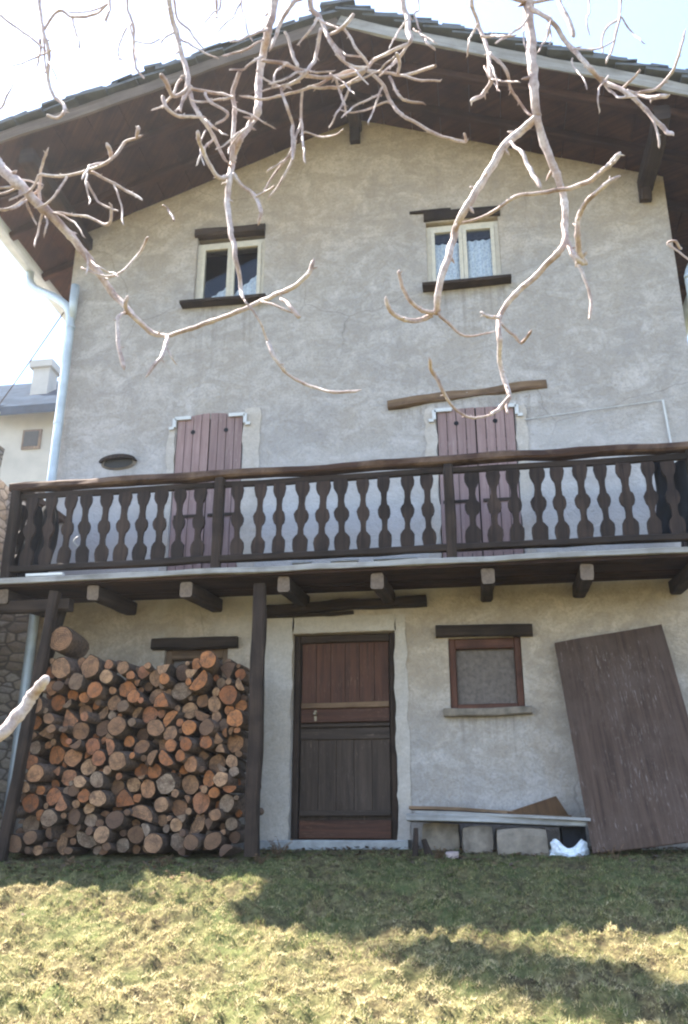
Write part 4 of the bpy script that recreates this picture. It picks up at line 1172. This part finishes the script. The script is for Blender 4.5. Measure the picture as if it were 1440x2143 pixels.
# left-centre limb
l1 = B_([T(590), (578, -20), (560, 60), (549, 120), (543, 180), (538, 232), (520, 262), (505, 292), (492, 328), (482, 368)], 2.9, 2.68, 24, 17)
l2 = B_([(482, 364), (476, 420), (484, 480), (492, 540), (503, 600), (512, 628)], 2.68, 2.5, 19, 10, name='branch')
B_([(482, 370), (458, 372), (440, 346), (426, 316), (417, 288), (414, 272)], 2.68, 2.55, 12, 12, l1)
B_([(502, 150), (487, 200), (490, 255), (492, 300), (488, 340)], 2.74, 2.68, 13, 12, l1)
B_([(395, 178), (418, 240), (450, 292), (478, 340)], 2.76, 2.68, 13, 10, l1)
B_([(488, 362), (505, 390), (535, 410), (546, 440), (540, 472)], 2.68, 2.6, 10, 11, l1); B_([(536, 412), (560, 400), (575, 385)], 2.64, 2.6, 7, 5, l1)
B_([(588, 185), (598, 225), (610, 265), (616, 312), (598, 372), (560, 420)], 2.72, 2.65, 9, 6); B_([(632, 190), (628, 250), (614, 300), (580, 362), (552, 410)], 2.72, 2.66, 8, 6)
l3 = B_([T(640), (646, -15), (668, 42), (690, 80), (722, 120)], 2.9, 2.7, 19, 8); B_([(672, 60), (664, 112), (640, 152), (592, 190)], 2.74, 2.7, 11, 10, l3)
B_([(640, -12), (612, 8), (585, 50), (563, 108)], 2.85, 2.76, 14, 9, l3); B_([(690, 72), (720, 55), (742, 30)], 2.72, 2.68, 9, 11, l3)
B_([(596, 66), (610, 105), (624, 142)], 2.72, 2.68, 8, 12); B_([(688, 84), (705, 110), (735, 135), (770, 145)], 2.71, 2.68, 9, 8, l3)
# left drooping limb from the top
l5 = B_([T(345), (352, -20), (370, 60), (385, 130), (396, 182)], 2.9, 2.74, 15, 15)
B_([(396, 180), (366, 196), (346, 172), (335, 158)], 2.74, 2.62, 10, 15, l5); B_([(398, 182), (385, 208), (380, 235)], 2.74, 2.68, 9, 8, l5)
B_([(342, 202), (350, 225), (380, 244), (432, 246)], 2.66, 2.7, 12, 8, l5); B_([(398, 180), (450, 194), (492, 202)], 2.74, 2.7, 10, 8, l5)
B_([(430, 195), (445, 215), (475, 235), (470, 250), (450, 262)], 2.72, 2.66, 9, 7, l5)
# far thin twigs against the sky at upper left
B_([T(262), (265, -20), (275, 50), (280, 112), (285, 140), (302, 165)], 3.3, 3.2, 9, 6)
s1 = B_([T(80), (85, -20), (90, 60), (100, 112), (105, 170), (115, 208)], 3.3, 3.1, 11, 10)
B_([(115, 205), (132, 222), (132, 238), (118, 248), (98, 240)], 3.1, 3.0, 10, 9, s1); B_([(92, 62), (120, 20), (150, 36), (200, 30), (228, 6)], 3.2, 3.2, 8, 7, s1)
B_([(-30, 20), (0, 32), (50, 70), (97, 108)], 3.3, 3.15, 6, 7, s1); B_([(150, 36), (160, 75), (168, 102)], 3.2, 3.1, 6, 8, s1)
B_([T(360), (365, 10), (400, 70), (428, 104)], 3.2, 3.1, 8, 5); B_([T(235), (230, -10), (226, 30), (222, 45)], 3.2, 3.1, 8, 9)
B_([T(500), (505, -10), (512, 50), (528, 88)], 3.2, 3.1, 6, 4); B_([T(470), (462, -10), (445, 30), (430, 50)], 3.2, 3.1, 6, 4)
B_([(280, 85), (310, 88), (340, 82)], 3.2, 3.15, 5, 4); B_([(-30, 260), (5, 222), (32, 172)], 3.1, 3.1, 7, 5)
B_([T(985), (985, -5), (990, 10)], 2.9, 2.85, 6, 5); B_([T(440), (450, 5), (455, 40)], 3.2, 3.1, 7, 8)
B_([T(870), (875, -10), (866, 30), (882, 65)], 2.9, 2.7, 6, 5); B_([T(1230), (1235, 0), (1225, 40), (1235, 75)], 3.0, 2.9, 6, 4)
# thick limb coming in from the left
w1 = B_([(-420, -120), (-160, 190), (-40, 300), (0, 345), (40, 390), (90, 437), (150, 492), (190, 546), (235, 606), (275, 656), (310, 690), (350, 705)], 2.75, 2.65, 38, 12, tip=False)
B_([(348, 705), (400, 690), (447, 669), (500, 650), (550, 626), (600, 605), (640, 580), (658, 542)], 2.65, 2.5, 12, 13, name='branch')
B_([(276, 660), (264, 638), (268, 618)], 2.65, 2.58, 13, 11, w1); B_([(274, 655), (250, 664), (247, 710), (260, 774)], 2.66, 2.5, 8, 13, w1)
B_([(350, 705), (340, 740), (305, 790)], 2.65, 2.5, 13, 10, w1); B_([(345, 722), (358, 745), (372, 762)], 2.62, 2.6, 6, 4, w1)
v1 = B_([(82, 420), (80, 398), (86, 360), (102, 308)], 2.7, 2.62, 11, 7, w1)
v2 = B_([(84, 366), (130, 368), (182, 361), (222, 340), (262, 300), (300, 282)], 2.66, 2.6, 10, 8, w1); B_([(232, 332), (230, 318), (223, 298)], 2.62, 2.56, 10, 14, w1); B_([(288, 288), (290, 278), (292, 268)], 2.6, 2.58, 9, 12, w1)
B_([(188, 361), (240, 384), (268, 405), (298, 420)], 2.65, 2.6, 9, 7, w1); B_([(112, 446), (180, 455), (225, 466), (228, 424)], 2.68, 2.6, 7, 9, w1)
B_([(-40, 425), (10, 440), (55, 415), (90, 390)], 2.75, 2.7, 9, 8, w1)
B_([(170, 560), (235, 578), (290, 532), (312, 495)], 2.68, 2.65, 6, 8, w1); B_([(340, 430), (352, 440), (362, 460)], 2.65, 2.6, 6, 8, w1)
B_([(588, 625), (606, 642), (630, 662)], 2.52, 2.45, 9, 14); B_([(512, 628), (540, 665), (562, 712), (575, 745), (597, 777), (640, 806), (700, 822), (757, 815)], 2.5, 2.55, 6, 8); B_([(561, 715), (572, 742), (596, 776)], 2.5, 2.48, 12, 12)
B_([(548, 630), (590, 648), (620, 655)], 2.55, 2.5, 7, 6)
# fine twigs tangled across the top
TW = random.Random(77)
starts = [(100, 100, 3.1), (92, 60, 3.2), (275, 50, 3.2), (370, 60, 2.85), (390, 150, 2.78), (430, 250, 2.72), (549, 120, 2.76), (560, 60, 2.8), (487, 200, 2.72), (668, 42, 2.78), (640, 150, 2.7),
          (600, 132, 2.7), (700, 160, 2.68), (740, 170, 2.68), (800, 182, 2.66), (858, 80, 2.68), (852, 40, 2.7), (1000, 50, 2.78), (1025, 130, 2.74), (1107, 30, 2.78), (1150, 40, 2.76), (1200, 100, 2.7), (1295, 40, 2.9), (1262, 166, 2.68),
          (610, 265, 2.7), (628, 250, 2.7), (90, 437, 2.7), (182, 361, 2.65), (40, 390, 2.72), (520, 262, 2.7), (450, 292, 2.7), (690, 80, 2.72), (1350, 230, 2.6), (815, 215, 2.64), (720, 120, 2.7), (505, 0, 3.1), (230, 5, 3.2), (1030, 170, 2.72)]
starts += [(x+TW.uniform(-14, 14), y+TW.uniform(-10, 30), d) for x, y, d in starts[:30]]
starts += [(60, 415, 2.7), (40, 392, 2.7), (20, 368, 2.7), (110, 446, 2.68), (84, 366, 2.66), (140, 370, 2.66), (150, 492, 2.68), (190, 546, 2.66), (240, 384, 2.64), (222, 340, 2.64)]
for x, y, d in starts:
    a = TW.uniform(.1, 3.0); P = [(x, y)]; q = TW.uniform(-.35, .35)
    for k in range(3):
        st = TW.uniform(18, 40); a += q+TW.uniform(-.25, .25)
        x += math.cos(a)*st; y += math.sin(a)*st*.9; P.append((x, y))
    w_ = TW.uniform(4.2, 6.5); branch(P, d, d-TW.uniform(.02, .18), w_, w_*.7, name='fine_twig', thin=.9)
# near shoot at lower left
B_([(-420, 1640), (-160, 1610), (-20, 1548), (32, 1500), (70, 1456), (101, 1416)], 2.0, 2.0, 34, 22, name='branch', buds=0, thin=.95)
wtube('branch', [(-1.6, -8.4, .45), (-1.2, -8.0, .1), tuple(dep(-420, 1640, 2.0))], [.05, .03, .02])
wtube('branch', [(-1.5, -8.2, 1.5), (-1.2, -7.8, 1.9), tuple(dep(-420, -120, 2.75))], [.06, .045, .03])

# ------------------------------------------------------------------ unseen tree, crowned only at the top, added to cast the bank's shadow band
LB = V((-9.75, 3.0, -.3)); LV = V((.024, -.18, 1.0))
LT = empty('shadow_tree', LB, 'unseen leaning larch added to cast the shadow band on the bank', 'tree')
m = MB(); m.tube([LB+LV*h for h in (0, 6, 12, 18, 24.5)], [.16, .12, .08, .055, .03], 8)
m.build('trunk', M['darkwood'], LT)
def shadow_crown(m):
    r = random.Random(2)
    for _ in range(2600):
        h = r.uniform(18.8, 24.8); rad = .36*min(1, (h-18.3)/1.2)*(1 if h < 23.5 else .7)
        a = r.uniform(0, 6.28); q = rad*math.sqrt(r.random())
        c = LB+LV*h+V((q*math.cos(a), q*math.sin(a), 0)); d1 = V((r.uniform(-1, 1), r.uniform(-1, 1), r.uniform(-.6, .2))).normalized()*.16; d2 = d1.orthogonal().normalized()*.05
        m.face([c-d1-d2, c+d1, c-d1+d2])
part('shadow_crown', M['needles'], LT, shadow_crown)

# ------------------------------------------------------------------ thin scattering air added to imitate lens glare
m = MB(); m.box((-240, -130, -12), (240, 320, 27))
hz = m.build('glare_veil', []); tag(hz, 'thin scattering air added around the house to imitate lens glare', 'glare_veil', None, 'stuff')
hm = bpy.data.materials.new('glare_air'); hm.use_nodes = True; hn = hm.node_tree
hn.nodes.remove(hn.nodes['Principled BSDF']); pv = hn.nodes.new('ShaderNodeVolumePrincipled')
pv.inputs['Color'].default_value = (.93, .95, 1, 1); pv.inputs['Density'].default_value = 0.0013; pv.inputs['Anisotropy'].default_value = 0.72
hn.links.new(pv.outputs[0], hn.nodes['Material Output'].inputs['Volume']); hz.data.materials.append(hm)
# ------------------------------------------------------------------ light, sky, camera
w = bpy.data.worlds.new('World'); sc.world = w; w.use_nodes = True
nt = w.node_tree; sky = nt.nodes.new('ShaderNodeTexSky'); sky.sky_type = 'NISHITA'; sky.sun_disc = False
sky.sun_elevation = math.asin(TOSUN.z); sky.sun_rotation = math.atan2(TOSUN.x, TOSUN.y)
sky.altitude = 900; sky.air_density = 1.0; sky.dust_density = 1.3; sky.ozone_density = 1.0
nt.links.new(sky.outputs[0], nt.nodes['Background'].inputs[0]); nt.nodes['Background'].inputs[1].default_value = 0.12
sl = bpy.data.lights.new('sun', 'SUN'); sl.energy = 5.0; sl.angle = math.radians(0.53); sl.color = (1.0, .94, .85)
so = bpy.data.objects.new('sun', sl); COL.objects.link(so)
so.rotation_euler = TOSUN.to_track_quat('Z', 'Y').to_euler(); so.location = (-6, 2, 14)
cd = bpy.data.cameras.new('camera'); co = bpy.data.objects.new('camera', cd); COL.objects.link(co)
cd.sensor_fit = 'VERTICAL'; cd.sensor_height = 36; cd.lens = F/2143*36; cd.clip_end = 1000; cd.clip_start = .05
mt = Matrix((rt, up, -fw)).transposed().to_4x4(); mt.translation = CAM; co.matrix_world = mt
sc.camera = co
vs = sc.view_settings; vs.view_transform = 'Standard'; vs.look = 'None'; vs.gamma = 1; vs.exposure = 2.45
sc.cycles.filter_width = 2.2
sc.cycles.max_bounces = 8; sc.cycles.diffuse_bounces = 5
